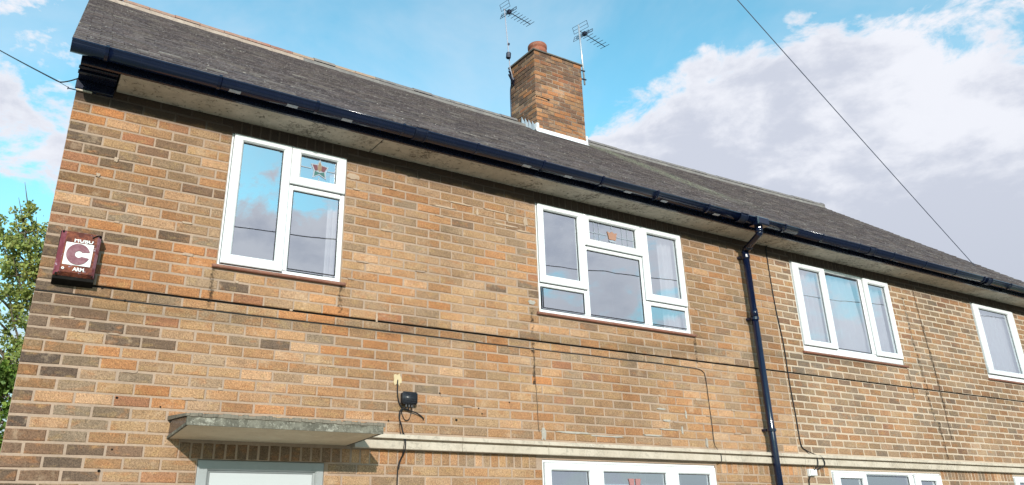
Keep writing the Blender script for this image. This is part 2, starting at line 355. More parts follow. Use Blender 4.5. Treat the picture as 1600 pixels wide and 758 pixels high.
# ------------------------------------------------------------------ ground
g = MB(); g.add([(-400, -400, GZ), (400, -400, GZ), (400, 400, GZ), (-400, 400, GZ)], [(0, 1, 2, 3)]); tag(g.build('ground', M['ground']), kind='structure')
g = MB(); g.add([(-30, -3.0, GZ + .004), (40, -3.0, GZ + .004), (40, -.01, GZ + .004), (-30, -.01, GZ + .004)], [(0, 1, 2, 3)]); tag(g.build('path', M['paving']), kind='structure')
g = MB(); g.box(-30, 40, -10.0, -8.4, GZ - .05, GZ + .03); tag(g.build('pavement', M['paving']), kind='structure')
g = MB(); g.box(-30, 40, -10.15, -10.0, GZ - .1, GZ + .02); tag(g.build('kerb', M['stone']), kind='structure')
g = MB(); g.add([(-30, -16, GZ + .004), (40, -16, GZ + .004), (40, -10.15, GZ + .004), (-30, -10.15, GZ + .004)], [(0, 1, 2, 3)]); tag(g.build('road', M['asphalt']), kind='structure')

# ------------------------------------------------------------------ brick colours
PAL = dict(Y=(.35, .205, .105), O=(.36, .152, .060), R=(.28, .115, .06), D=(.145, .085, .058), K=(.095, .065, .050), B=(.05, .038, .036), G=(.22, .155, .105), T=(.28, .175, .105), P=(.44, .255, .145), S=(.35, .175, .080))
OVR = [(0.1, 1.09, 'K'), (0.05, 1.166, 'K'), (0.06, 1.022, 'D'), (0.32, 1.394, 'K'), (0.11, 0.947, 'R'), (0.05, 0.867, 'R'), (0.21, 0.889, 'O'), (0.43, 1.173, 'R'), (0.2, 1.316, 'O'), (0.11, 1.252, 'O'), (0.32, 1.225, 'P'), (0.32, 1.096, 'Y'), (0.67, 1.099, 'D'), (0.05, 0.718, 'R'), (0.1, 0.645, 'P'), (0.05, 0.572, 'D'), (0.33, 0.642, 'D'), (0.22, 0.578, 'T'), (0.43, 0.573, 'G'), (0.55, 0.651, 'P'), (0.1, 0.502, 'R'), (0.33, 0.489, 'O'), (0.05, 0.421, 'K'), (0.03, 0.348, 'K'), (0.03, 0.27, 'K'), (0.88, 0.864, 'D'), (1.03, 0.866, 'D'), (0.77, 0.796, 'P'), (0.77, 0.494, 'K'), (0.66, 0.429, 'O'), (1.05, 0.417, 'R'), (0.55, 0.492, 'O'), (0.67, 0.57, 'P'), (0.88, 0.581, 'T'), (0.88, 0.428, 'O'), (0.39, 0.338, 'R'), (0.55, 0.355, 'O'), (0.77, 0.345, 'O'), (0.45, 0.276, 'O'), (0.97, 0.348, 'O'), (0.49, 0.194, 'O'), (0.76, 0.207, 'O'), (0.87, 0.278, 'O'), (0.39, 0.187, 'R'), (0.44, 0.116, 'O'), (0.65, 0.137, 'O'), (0.87, 0.122, 'O'), (0.03, 0.117, 'K'), (0.04, 0.044, 'K'), (0.15, 0.05, 'K'), (0.05, -0.038, 'K'), (0.21, -0.042, 'D'), (0.11, -0.105, 'D'), (0.34, -0.118, 'D'), (0.05, -0.184, 'K'), (0.22, -0.173, 'D'), (0.44, -0.189, 'K'), (0.79, -0.108, 'R'), (0.1, -0.25, 'K'), (0.56, -0.252, 'K'), (0.79, -0.253, 'K'), (0.44, -0.038, 'Y'), (0.67, -0.018, 'Y'), (0.34, -0.25, 'Y'), (0.11, -0.411, 'B'), (0.22, -0.488, 'B'), (0.44, -0.489, 'T'), (0.45, -0.34, 'O'), (0.56, -0.416, 'O'), (0.68, -0.487, 'G'), (0.79, -0.556, 'O'), (0.56, -0.56, 'Y'), (0.05, -0.633, 'K'), (0.22, -0.637, 'P'), (0.44, -0.631, 'P'), (0.66, -0.632, 'R'), (0.89, -0.626, 'O'), (0.1, -0.712, 'D'), (0.33, -0.714, 'G'), (0.06, -0.784, 'B'), (0.22, -0.787, 'P'), (0.45, -0.783, 'G'), (0.67, -0.78, 'Y'), (0.11, -0.858, 'D'), (0.33, -0.856, 'G'), (0.33, -0.561, 'G'), (0.05, -0.939, 'D'), (0.21, -0.937, 'D'), (0.44, -0.933, 'K'), (0.66, -0.934, 'D'), (0.11, -1.015, 'D'), (0.34, -1.013, 'K'), (0.06, -1.093, 'K'), (0.22, -1.09, 'D'), (0.45, -1.086, 'K'), (1.32, 0.123, 'R'), (1.21, 0.188, 'K'), (1.13, 0.117, 'O'), (1.55, 0.129, 'T'), (1.77, 0.119, 'Y'), (2.0, 0.122, 'O'), (2.45, 0.126, 'R'), (2.53, 0.427, 'O'), (1.69, 0.042, 'O'), (1.91, 0.039, 'O'), (2.03, -0.03, 'O'), (2.47, -0.027, 'O'), (1.92, -0.108, 'G'), (1.57, -0.185, 'K'), (2.37, -0.107, 'O'), (2.02, -0.178, 'O'), (1.8, -0.172, 'P'), (1.68, -0.256, 'P'), (2.52, 0.42, 'R'), (3.89, 0.633, 'R'), (2.49, 0.126, 'O'), (3.89, 0.499, 'K'), (3.5, 0.498, 'K'), (3.48, 0.051, 'O'), (3.37, -0.029, 'O'), (2.92, 0.288, 'O'), (3.5, -0.102, 'O'), (4.16, -0.104, 'R'), (3.93, -0.253, 'O')]
def mixc(kind, j=.10):
    c = PAL[kind]; q = .38 if j >= .1 else .16; c = tuple(a * (1 - q) + b * q for a, b in zip(c, (.315, .198, .115))); f = .97 + R.uniform(-j, j) * 1.6; h = R.uniform(-.05, .05)
    return (min(1, c[0] * f * (1 + h)), c[1] * f, c[2] * f * (1 - h))
def pick(x, z, right=False):
    if not right:
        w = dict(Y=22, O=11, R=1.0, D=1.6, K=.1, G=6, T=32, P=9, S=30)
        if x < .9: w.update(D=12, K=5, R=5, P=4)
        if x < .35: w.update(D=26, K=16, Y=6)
        if z > .4 and x > 2: w.update(O=13, P=11, S=24)
        if -.75 < z < .3 and x > 2.2: w.update(O=17)
    else: w = dict(Y=14, O=13, R=3, D=5, K=.4, G=10, T=26, P=4, S=26)
    k = list(w); return R.choices(k, [w[i] for i in k])[0]

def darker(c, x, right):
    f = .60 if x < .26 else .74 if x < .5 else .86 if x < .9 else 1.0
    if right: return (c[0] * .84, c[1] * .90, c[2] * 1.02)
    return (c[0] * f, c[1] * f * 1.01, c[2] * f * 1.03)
def brick_mesh(w, h, d=.05, jit=.0018):
    """unit brick centred on x,z, front at y=0; uneven arrises, 14 faces"""
    b = .0045; j = lambda: R.uniform(-jit, jit)
    x0, x1, z0, z1 = -w / 2, w / 2, -h / 2, h / 2
    v = [(x0, b, z0), (0, b, z0 + j()), (x1, b, z0), (x1, b, z1), (0, b, z1 + j()), (x0, b, z1)]
    bb = b * 1.15
    v += [(x0 + bb + abs(j()), j() * .6, z0 + bb + abs(j())), (0, j() * .4, z0 + bb + j()), (x1 - bb - abs(j()), j() * .6, z0 + bb + abs(j())), (x1 - bb - abs(j()), j() * .6, z1 - bb - abs(j())), (0, j() * .4, z1 - bb + j()), (x0 + bb + abs(j()), j() * .6, z1 - bb - abs(j()))]
    v += [(x0, d, z0), (x1, d, z0), (x1, d, z1), (x0, d, z1)]
    f = [(6, 7, 10, 11), (7, 8, 9, 10), (0, 1, 7, 6), (1, 2, 8, 7), (2, 3, 9, 8), (3, 4, 10, 9), (4, 5, 11, 10), (5, 0, 6, 11), (0, 12, 13, 2, 1), (2, 13, 14, 3), (3, 14, 15, 5, 4), (5, 15, 12, 0)]
    return v, f
CACHE = {}
def brick_variants(w, h, mat, n=8):
    key = (round(w, 3), round(h, 3), mat.name)
    if key not in CACHE:
        L = []
        for i in range(n if w > .15 else 4):
            v, f = brick_mesh(w, h); mb = MB(); mb.add(v, f); me = mb.mesh('brick'); me.materials.append(mat); L.append(me)
        CACHE[key] = L
    return R.choice(CACHE[key])

def courses(x0, x1, kmin, kmax, ops, jw, phase=0.0):
    """list of brick rects (xa, xb, za, zb) of stretcher bond minus openings"""
    out = []
    for k in range(kmin, kmax):
        za, zb = k * .075 + jw / 2, (k + 1) * .075 - jw / 2 - (.005 if k == 0 else 0)
        off = .1125 if k % 2 else 0.0
        n0 = int(math.floor((x0 - off - phase) / .225)) - 1
        a = n0 * .225 + off + phase
        while a < x1:
            b = a + .225; xa, xb = max(a, x0), min(b, x1); a = b
            if xb - xa < .03: continue
            e0 = 0 if abs(xa - x0) < 1e-6 and x0 == 0 else jw / 2
            segs = [(xa + e0, xb - jw / 2, za, zb)]
            for (p, q, r_, s_) in ops:
                ns = []
                for (sa, sb, ta, tb) in segs:
                    if sb <= p or sa >= q or tb <= r_ or ta >= s_: ns.append((sa, sb, ta, tb)); continue
                    if sa < p - .02: ns.append((sa, p - .004, ta, tb))
                    if sb > q + .02: ns.append((q + .004, sb, ta, tb))
                    m0, m1 = max(sa, p), min(sb, q)
                    if r_ - ta > .018: ns.append((m0, m1, ta, r_ - .003))
                    if tb - s_ > .018: ns.append((m0, m1, s_ + .003, tb))
                segs = ns
            out += [s for s in segs if s[1] - s[0] > .018]
    return out
def rowlocks(x0, x1, z0, z1, ops=()):
    out = []; a = x0
    while a < x1 - .03:
        b = min(a + .075, x1)
        if not any(a < q and b > p for p, q in ops): out.append((a + .005, b - .005, z0, z1))
        a = b
    return out

def lay(rects, parent, mats, right=False, limit=300, y=0.0, colour=None, jit=1.0):
    """the largest in view become brick objects, the rest one stuff mesh"""
    rated = sorted(rects, key=lambda r_: -size_in_view(((r_[0] + r_[1]) / 2, y, (r_[2] + r_[3]) / 2), (r_[1] - r_[0]) * (r_[3] - r_[2]) ** .5))
    mb = MB()
    for i, (xa, xb, za, zb) in enumerate(rated):
        cx, cz = (xa + xb) / 2, (za + zb) / 2; w, h = xb - xa, zb - za
        if colour: c = colour(cx, cz, w, h)
        else:
            c = None
            if not right:
                for ox, oz, kd in OVR:
                    if xa - .005 <= ox <= xb + .005 and za - .006 <= oz <= zb + .006: c = mixc(kd, .04); break
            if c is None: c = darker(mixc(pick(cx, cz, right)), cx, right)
        vis = size_in_view((cx, y, cz), 1) > 0
        dy = R.uniform(-.0022, .0015) * jit; rot = R.uniform(-.006, .006) * jit if w > .1 else 0
        if i < limit and vis:
            o = link('brick', brick_variants(w, h, mats[0]), None, parent)
            o.location = (cx, y + dy, cz); o.rotation_euler = (R.uniform(-.012, .012) * jit, rot, R.uniform(-.006, .006) * jit); o.color = c + (1,)
        else:
            v, f = brick_mesh(w, h)
            cs, sn = math.cos(rot), math.sin(rot)
            mb.add([(cx + a * cs + q * sn, y + dy + b, cz + q * cs - a * sn) for a, b, q in v], f, c)
    if mb.v:
        o = mb.build('brickwork', mats[1], parent); tag(o, kind='stuff')

def sheet_with_holes(x0, x1, z0, z1, y0, y1, ops, mat, name, parent, slots=()):
    xs = sorted({x0, x1} | {v for o in ops for v in o[:2] if x0 < v < x1}); zs = sorted({z0, z1} | {v for o in ops for v in o[2:] if z0 < v < z1} | {v for s_ in slots for v in s_[:2]})
    mb = MB()
    for za, zb in zip(zs[:-1], zs[1:]):
        slot = any(a - 1e-6 <= za and zb <= b + 1e-6 for a, b in slots); run = None
        for xa, xb in list(zip(xs[:-1], xs[1:])) + [(None, None)]:
            solid = xa is not None and not any(o[0] - 1e-6 <= xa and xb <= o[1] + 1e-6 and o[2] - 1e-6 <= za and zb <= o[3] + 1e-6 for o in ops)
            if solid: run = (run[0], xb) if run else (xa, xb)
            elif run: mb.box(run[0], run[1], y0 + (.030 if slot else 0), y1, za, zb); run = None
    return mb.build(name, mat, parent)

# ------------------------------------------------------------------ windows
SILLZ, HEADZ = .333, 1.378
def frame_ring(outer, inner, yb, yf, name, parent, mat='upvc', ch=.012):
    w = min(abs(inner[0] - outer[0]), abs(inner[2] - outer[2])) or .02; c1 = min(.35, .006 / w); c2 = 1 - min(.45, ch / w)
    mb = MB(); mb.ring(outer, inner, [(0, yb), (0, yf + .004), (c1, yf), (c2, yf), (1, yf + ch), (1, yb)])
    return mb.build(name, M[mat], parent)
def pane(x0, x1, z0, z1, y, parent):
    mb = MB(); mb.box(x0, x1, y, y + .006, z0, z1); o = mb.build('pane', M['glass'], parent)
    o.data.materials.append(M['glass_back'])
    for p in o.data.polygons: p.material_index = 0 if p.normal.y < -.5 else 1
    return o
def bar(x0, x1, z0, z1, yf, parent, name='mullion'):
    mb = MB(); mb.bbox(x0, x1, yf, .06, z0, z1, .006); return mb.build(name, M['upvc'], parent)
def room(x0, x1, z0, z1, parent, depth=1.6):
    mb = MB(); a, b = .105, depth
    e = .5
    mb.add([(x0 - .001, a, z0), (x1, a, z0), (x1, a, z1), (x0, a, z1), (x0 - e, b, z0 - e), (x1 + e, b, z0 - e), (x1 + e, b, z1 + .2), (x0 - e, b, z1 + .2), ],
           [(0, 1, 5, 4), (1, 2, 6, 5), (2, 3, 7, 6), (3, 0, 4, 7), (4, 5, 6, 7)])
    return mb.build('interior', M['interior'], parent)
def sill(x0, x1, z, parent, drop=.024):
    mb = MB(); mb.bbox(x0 - .035, x1 + .035, -.030, .05, z - drop, z - .001, .006); return mb.build('sill', M['sill'], parent)
def window(parent, x0, x1, z0=SILLZ, z1=HEADZ, bars=(), sashes=(), panes=(), base=.035, fw=.035, with_sill=True, label=None):
    fr = frame_ring((x0, x1, z0, z1), (x0 + fw, x1 - fw, z0 + base, z1 - fw), .07, .012, 'window', parent)
    if label: fr['label'] = label
    for (a, b, c, d, kind) in bars: bar(a, b, c, d, .0125, fr, kind)
    for (o, i) in sashes:
        s = frame_ring(o, i, .05, -.012, 'sash', fr)
        sm_ = MB(); sm_.ring((o[0] - .005, o[1] + .005, o[2] - .006, o[3] + .004), (o[0] + .002, o[1] - .002, o[2] + .002, o[3] - .002), [(0, .0095), (1, .0095)]); sm_.build('sash_shadow_line', M['sash_shadow_line'], fr)  # grey ring painted as the shadow line between sash and frame
        gk = MB(); gk.ring((i[0] - .002, i[1] + .002, i[2] - .002, i[3] + .002), (i[0] + .006, i[1] - .006, i[2] + .006, i[3] - .006), [(0, .018), (1, .018)]); gk.build('gasket', M['upvc_shadow_gap'], fr)
        pane(i[0] - .01, i[1] + .01, i[2] - .01, i[3] + .01, .022, fr)
    for i in panes:
        gk = MB(); gk.ring((i[0] - .002, i[1] + .002, i[2] - .002, i[3] + .002), (i[0] + .006, i[1] - .006, i[2] + .006, i[3] - .006), [(0, .026), (1, .026)]); gk.build('gasket', M['upvc_shadow_gap'], fr)
        pane(i[0] - .01, i[1] + .01, i[2] - .01, i[3] + .01, .030, fr)
    # dark strip round the frame, drawn in as its shadow gap
    gp = MB(); gp.ring((x0 - .006, x1 + .006, z0 - .001, z1 + .010), (x0 + .001, x1 - .001, z0, z1 - .001), [(0, .018), (1, .018)]); gp.build('frame_shadow_gap', M['upvc_shadow_gap'], fr)
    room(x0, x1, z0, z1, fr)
    if with_sill: sill(x0, x1, z0, fr)
    return fr
def poly(pts, y, mat, name, parent, t=.003):
    n = len(pts); mb = MB(); mb.add([(x, y, z) for x, z in pts] + [(x, y + t, z) for x, z in pts], [tuple(range(n)), tuple(range(2 * n - 1, n - 1, -1))] + [(k, n + k, n + (k + 1) % n, (k + 1) % n) for k in range(n)])
    return mb.build(name, M[mat], parent)
def rose(cx, cz, s, fr, kind=0, gx=None, gz=None, y=.0165):
    """leaded rose emblem stuck on the pane, with its lead cross lines"""
    if kind == 0:
        out = [(-.5, .28), (-.12, .30), (0, .62), (.12, .30), (.52, .24), (.36, -.12), (.42, -.50), (.0, -.30), (-.36, -.52), (-.32, -.10)]
        poly([(cx + a * s * 1.1, cz + b * s * 1.1) for a, b in out], y + .001, 'lead_line', 'leading', fr, .002)
        poly([(cx + a * s, cz + b * s) for a, b in [(-.45, .25), (-.14, .27), (-.12, -.08), (-.28, -.10)]], y - .001, 'rose_red', 'petal', fr)
        poly([(cx + a * s, cz + b * s) for a, b in [(.14, .27), (.46, .22), (.30, -.10), (.12, -.08)]], y - .001, 'rose_red', 'petal', fr)
        poly([(cx + a * s, cz + b * s) for a, b in [(-.10, .27), (0, .52), (.12, .27), (.14, 0), (0, -.14), (-.14, 0)]], y - .001, 'rose_amber', 'bud', fr)
        poly([(cx + a * s, cz + b * s) for a, b in [(-.28, -.12), (0, -.20), (.30, -.12), (.36, -.44), (0, -.26), (-.32, -.46)]], y - .001, 'rose_green', 'leaf', fr)
    else:
        m = 'rose_orange' if kind == 1 else 'rose_pink'
        if kind == 2:
            poly([(cx + a * s, cz + b * s) for a, b in [(-.48, .34), (-.06, .34), (-.10, -.3), (-.32, -.3)]], y - .001, m, 'petal', fr)
            poly([(cx + a * s, cz + b * s) for a, b in [(.06, .34), (.48, .34), (.32, -.3), (.10, -.3)]], y - .001, m, 'petal', fr)
        else:
            poly([(cx + a * s, cz + b * s) for a, b in [(-.5, .36), (-.2, .28), (0, .42), (.2, .28), (.5, .36), (.34, -.28), (-.34, -.28)]], y - .001, m, 'petal', fr)
            poly([(cx + a * s, cz + b * s) for a, b in [(-.4, -.36), (0, -.30), (.4, -.36), (.28, -.48), (-.28, -.48)]], y - .001, 'lead_line', 'leaf', fr)
    if gx:
        for a, b in ((gx[0], cx - .5 * s), (cx + .5 * s, gx[1])):
            mb = MB(); mb.box(a, b, y, y + .002, cz - .003, cz + .003); mb.build('leading', M['lead_line'], fr)
        for a, b in ((gz[0], cz - .5 * s), (cz + .6 * s, gz[1])):
            mb = MB(); mb.box(cx - .003, cx + .003, y, y + .002, a, b); mb.build('leading', M['lead_line'], fr)

# ------------------------------------------------------------------ roof geometry
YE, ZE, YR = -.370, 1.598, 3.2
def apex(x): return 4.205 + .0021 * (x - 7.0) ** 2
def roof_pt(x, t, lift=0.0):
    zr = apex(x); d = Vector((0, YR - YE, zr - ZE)); n = Vector((0, -d.z, d.y)).normalized()
    return Vector((x, YE, ZE)) + d * t + n * lift
TILECOL = [(.112, .092, .093), (.100, .083, .086), (.134, .110, .108), (.086, .072, .076), (.125, .106, .100), (.155, .134, .125)]

def house(label, X0, X1, ops, kinds, mats, mort, jw, right, rowx):
    H = thing('house', label, 'house', ((X0 + X1) / 2, 0, GZ), 'pair of semi detached houses')
    inv = Matrix.Translation(-Vector(H.location))
    def P(o): o.matrix_parent_inverse = inv; return o
    wall = P(sheet_with_holes(X0, X1, GZ, 1.50, .0035, .10, ops, M[mort], 'wall', H, slots=[(.0645, .0815)]))
    m = MB(); m.box(X0 + .006, X1 - .001, .016, .028, .0647, .0813); m.build('open_joint', M['dark_void'], wall)
    band = (X0, X1, -.868, -.757)
    lint = [(a, b, HEADZ + .008, 1.486) for a, b, c, d in ops if abs(d - HEADZ) < .02]
    low = (max(rowx, X0), X1, -.975, -.757)
    rects = courses(X0, X1, int(GZ / .075), 20, list(ops) + lint + [low, (X0, X1, 1.487, 1.6)], jw)
    rl = []
    for a, b, c, d in lint: rl += rowlocks(a - .01, b + .01, c + .003, d - .004)
    lo = rowlocks(low[0], X1, -.970, -.873, [(a, b) for a, b, c, d in ops if -.93 < d < -.88])
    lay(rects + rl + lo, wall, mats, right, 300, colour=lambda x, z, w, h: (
        mixc('K') if (w < .08 and z < -.8 and x < 2.12) else mixc('P', .08) if (w < .08 and z < -.8 and R.random() < .16) else  # rowlocks under the canopy: dirt and canopy shade put into their colour
        mixc(R.choice('DDKG')) if (w < .08 and z > 1.3) else  # rowlocks over upstairs windows: soot and eaves shade in their colour
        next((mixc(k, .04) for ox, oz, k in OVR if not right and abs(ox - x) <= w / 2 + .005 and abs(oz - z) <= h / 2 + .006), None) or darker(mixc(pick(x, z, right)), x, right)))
    # cast stone string course, in lengths
    cuts = [x for x in kinds['cuts'] if X0 < x < X1]; xs = [kinds['b0']] + cuts + [X1]
    for a, b in zip(xs[:-1], xs[1:]):
        mb = MB(); mb.extrude_x([(.05, -.868), (-.056, -.866), (-.060, -.862), (-.060, -.812), (-.056, -.808), (-.036, -.809), (-.028, -.804), (-.028, -.796), (-.068, -.792), (-.070, -.790), (-.068, -.768), (-.062, -.762), (.05, -.757)], a + .002, b - .002)
        P(mb.build('string_course', M['stone'], H))
    # eaves: concrete slabs, fascia board, gutter
    cuts = [x for x in kinds['slabs'] if X0 < x < X1]; xs = [kinds['s0']] + cuts + [X1]
    for a, b in zip(xs[:-1], xs[1:]):
        mb = MB(); mb.box(a + .006, b - .006, -.275, .10, 1.488, 1.57); P(mb.build('eaves_slab', M['concrete'], H))
    mb = MB(); mb.box(kinds['f0'], X1 + (.05 if right else 0), -.300, -.277, 1.484, 1.64); fa = P(mb.build('fascia', M['navy_wood'], H))
    return H, P, wall

def gutter(H, P, x0, x1, ends, brackets, unions):
    r = .064; yc, zc = -.372, 1.574
    prof = [(yc + r * math.cos(a), zc + r * math.sin(a)) for a in [math.pi * (1 + k / 14) for k in range(15)]]
    pin = [(yc + (r - .004) * math.cos(a), zc + (r - .004) * math.sin(a)) for a in [math.pi * (2 - k / 14) for k in range(15)]]
    full = prof + pin
    full = [(yc - r - .006, zc), (yc - r - .006, zc - .009)] + prof[1:] + pin[:-1] + [(yc - r + .004, zc)]
    mb = MB(); mb.extrude_x(full, x0, x1)
    for e in ends:
        n = len(prof); mb.add([(e, y, z) for y, z in prof] + [(e + .004, y, z) for y, z in prof], [tuple(range(n)), tuple(range(2 * n - 1, n - 1, -1))])
    G = P(mb.build('gutter', M['navy'], H, False))
    for p in G.data.polygons: p.use_smooth = len(p.vertices) == 4 and abs(p.normal.x) < .1
    for bx in brackets:
        mb = MB(); rr = r + .005
        pr = [(yc + rr * math.cos(a), zc + rr * math.sin(a)) for a in [math.pi * (1 + k / 10) for k in range(11)]] + [(-.301, zc + .01), (-.301, zc - .08), (-.307, zc - .08), (-.313, zc - .035)]
        pr2 = [(yc + rr * math.cos(a), zc + rr * math.sin(a)) for a in [math.pi * (1 + k / 10) for k in range(11)]]
        inn = [(yc + (r + .001) * math.cos(a), zc + (r + .001) * math.sin(a)) for a in [math.pi * (2 - k / 10) for k in range(11)]]
        mb.extrude_x([(yc - rr - .006, zc + .006), (yc - rr - .006, zc - .008)] + pr2[1:] + inn[:-1] + [(yc - r - .001, zc + .006)], bx - .011, bx + .011)
        mb.box(bx - .016, bx + .016, -.312, -.3005, 1.495, 1.60)
        b = mb.build('gutter_bracket', M['navy'], G)
    for ux in unions:
        mb = MB(); rr = r + .006
        pr2 = [(yc + rr * math.cos(a), zc + rr * math.sin(a)) for a in [math.pi * (1 + k / 10) for k in range(11)]]
        inn = [(yc + (r + .001) * math.cos(a), zc + (r + .001) * math.sin(a)) for a in [math.pi * (2 - k / 10) for k in range(11)]]
        for a, b in ((-.055, .055), (-.055, -.043), (.043, .055)):
            q = 1 if b - a > .05 else 1.06
            pq = [(yc + (y - yc) * q, zc + (z - zc) * q) for y, z in pr2]
            mb.extrude_x([(yc - rr * q - .005, zc + .005)] + pq + inn, ux + a, ux + b)
        mb.build('gutter_union', M['navy_matt'], G)
    return G

def roof(H, P, X0, X1, right):
    mb = MB()
    n = 12
    for k in range(n):
        a, b = X0 + (X1 - X0) * k / n, X0 + (X1 - X0) * (k + 1) / n
        p = [roof_pt(a, 0, -.015), roof_pt(b, 0, -.015), roof_pt(b, 1, -.015), roof_pt(a, 1, -.015)]
        q = [Vector((v.x, 2 * YR - v.y, v.z)) for v in p]
        mb.add(p, [(0, 1, 2, 3)]); mb.add(q, [(3, 2, 1, 0)])
    RF = P(mb.build('roof', M['tile_s'], H))
    RF.data.attributes.new('Col', 'FLOAT_COLOR', 'FACE').data.foreach_set('color', [.05, .045, .05, 1] * len(RF.data.polygons))
    # plain tiles
    rows = 44; tw = .165; slots = []
    chim = (6.22, 7.17)
    for j in range(rows):
        off = (tw / 2 if j % 2 else 0); x = X0 - .085 * (0 if right else 1) - off
        i = 0
        xe = X1 + (.045 if right else 0)
        while x < xe:
            a, b = max(x, X0 - (0 if right else .085)), min(x + tw, xe); x += tw
            if b - a < .04: continue
            t = j / rows
            pm = roof_pt((a + b) / 2, t)
            if 2.80 < pm.y and chim[0] - .02 < (a + b) / 2 < chim[1] + .02: continue
            slots.append((a, b, j, t))
    def wedge(w, dj):
        L_, hb, ht = .112, .0135, .001
        x0, x1 = -w / 2 + .0018, w / 2 - .0018
        return ([(x0, 0, hb - .012), (x1, 0, hb - .012), (x1, 0, hb + dj[0]), (x0, 0, hb + dj[1]), (x0, L_, ht + .004), (x1, L_, ht + .004), (x0, L_, -.008), (x1, L_, -.008)],
                [(0, 1, 2, 3), (3, 2, 5, 4), (0, 3, 4, 6), (1, 7, 5, 2)])
    var = []
    for i in range(8):
        m = MB(); v, f = wedge(tw, (R.uniform(-.002, .003), R.uniform(-.002, .003))); m.add(v, f); me = m.mesh('roof_tile'); me.materials.append(M['tile']); var.append(me)
    slots.sort(key=lambda s: -size_in_view(roof_pt((s[0] + s[1]) / 2, s[3]), s[1] - s[0]) * (1 if s[1] - s[0] > .16 else .01))
    mb = MB()
    for i, (a, b, j, t) in enumerate(slots):
        cx = (a + b) / 2; p = roof_pt(cx, t); q = roof_pt(cx, t + .01); yv = (q - p).normalized(); xv = (roof_pt(cx + .5, t) - roof_pt(cx - .5, t)).normalized(); zv = xv.cross(yv)
        lift = R.uniform(-.0015, .003) + (.004 if R.random() < .04 else 0); tilt = R.gauss(0, .012)
        yv2 = (yv + xv * tilt).normalized()
        c = R.choice(TILECOL); f_ = R.uniform(.8, 1.2); c = tuple(min(1, u * f_) for u in c)
        if R.random() < .012: c = (.26, .24, .22)
        mt = Matrix(((xv.x, yv2.x, zv.x, p.x), (xv.y, yv2.y, zv.y, p.y), (xv.z, yv2.z, zv.z, p.z + lift), (0, 0, 0, 1)))
        if i < 300 and b - a > .16 and size_in_view(p, 1) > 0:
            o = link('roof_tile', R.choice(var), None, RF); o.matrix_parent_inverse = Matrix(); o.matrix_world = mt; o.color = c + (1,)
            loc, rot_, scl = mt.decompose(); o.location = loc; o.rotation_euler = rot_.to_euler()
        else:
            v, f = wedge(b - a, (R.uniform(-.002, .003), R.uniform(-.002, .003)))
            mb.add([mt @ Vector(w) for w in v], f, c)
    o = mb.build('tiling', M['tile_s'], RF); tag(o, kind='stuff')
    # ridge tiles on a bed of mortar
    x = X0 - (.04 if not right else 0)
    xe = X1 + (.04 if right else 0)
    while x < xe - .05:
        b = min(x + .305, xe)
        if not (b > chim[0] + .05 and x < chim[1] - .05):
            za = apex(x); zb_ = apex(b); dz = R.uniform(-.006, .008)
            pr = [(.130 * math.cos(t_), .085 * math.sin(t_)) for t_ in [math.pi * k / 10 for k in range(11)]]
            s = 1.0; m = MB(); vs = []
            for (xx, zz, sc_) in ((x + .003, za, 1.0), (b - .003, zb_, 1.0)):
                vs += [(xx, YR - yy * sc_, zz - .030 + dz + ww * sc_) for yy, ww in pr]
            m.add(vs, [(k, k + 1, 12 + k, 11 + k) for k in range(10)] + [tuple(range(11)), tuple(range(21, 10, -1))])
            o = m.build('ridge_tile', M['ridge'], RF)
            o.color = (R.choice([(.36, .16, .115, 1), (.34, .19, .14, 1), (.27, .12, .09, 1)]) if x < 2.2 else R.choice([(.36, .24, .17, 1), (.22, .19, .18, 1)]) if x < 3.4 else (.17, .155, .16, 1))
        x = b
    m = MB()
    xa = X0 - (.03 if not right else 0)
    N_ = 40
    segs = [(xa, 2.55, 'bed_warm'), (2.55, chim[0], 'tile_bed'), (chim[1], 7.2, 'tile_bed')] if not right else [(7.2, X1 + .03, 'tile_bed')]
    for sgn in (1, -1):
        for s0, s1, mt_ in segs:
            m = MB(); N_ = max(2, int((s1 - s0) / .3)); vs = []
            for k in range(N_ + 1):
                a = s0 + (s1 - s0) * k / N_; za = apex(a); w = .150 if a < 2.6 else .140
                vs += [(a, YR - sgn * (w + R.uniform(0, .012)), za - .115 - R.uniform(0, .018)), (a, YR - sgn * .125, za - .035)]
            m.add(vs, [(2 * k, 2 * k + 2, 2 * k + 3, 2 * k + 1) for k in range(N_)]); m.build('ridge_bedding', M[mt_], RF)
    return RF

# ------------------------------------------------------------------ left house
opsL = [(1.10, 2.045, .31, HEADZ + .002), (3.945, 5.835, .31, HEADZ + .002), (1.128, 2.003, GZ, -.972), (3.905, 5.94, -2.0, -.900)]
H1, P1, wall1 = house('tan brick house end with mossy door canopy, tall chimney and three upstairs frames of white windows', 0.0, 7.2, opsL,
    dict(cuts=[3.10, 3.93, 6.02, 6.83], b0=2.20, slabs=[2.24, 4.50, 7.08], s0=.245, f0=-.005), (M['brick'], M['brick_s']), 'mortar', .0115, False, 1.0)
H1['label'] = 'tan brick left house with mossy door canopy, terracotta chimney pot and dark tiled roof'
W = P1(window(H1, 1.10, 2.045, sashes=[((1.119, 1.574, .352, 1.372), (1.192, 1.513, .425, 1.326)), ((1.578, 2.036, 1.062, 1.384 - .012), (1.657, 1.960, 1.133, 1.330))],
    bars=[(1.546, 1.617, .368, 1.343, 'mullion'), (1.617, 2.01, 1.020, 1.063, 'transom')], panes=[(1.619, 2.006, .388, 1.019)]))
rose(1.818, 1.236, .135, W, 0, (1.66, 1.955), (1.14, 1.325))
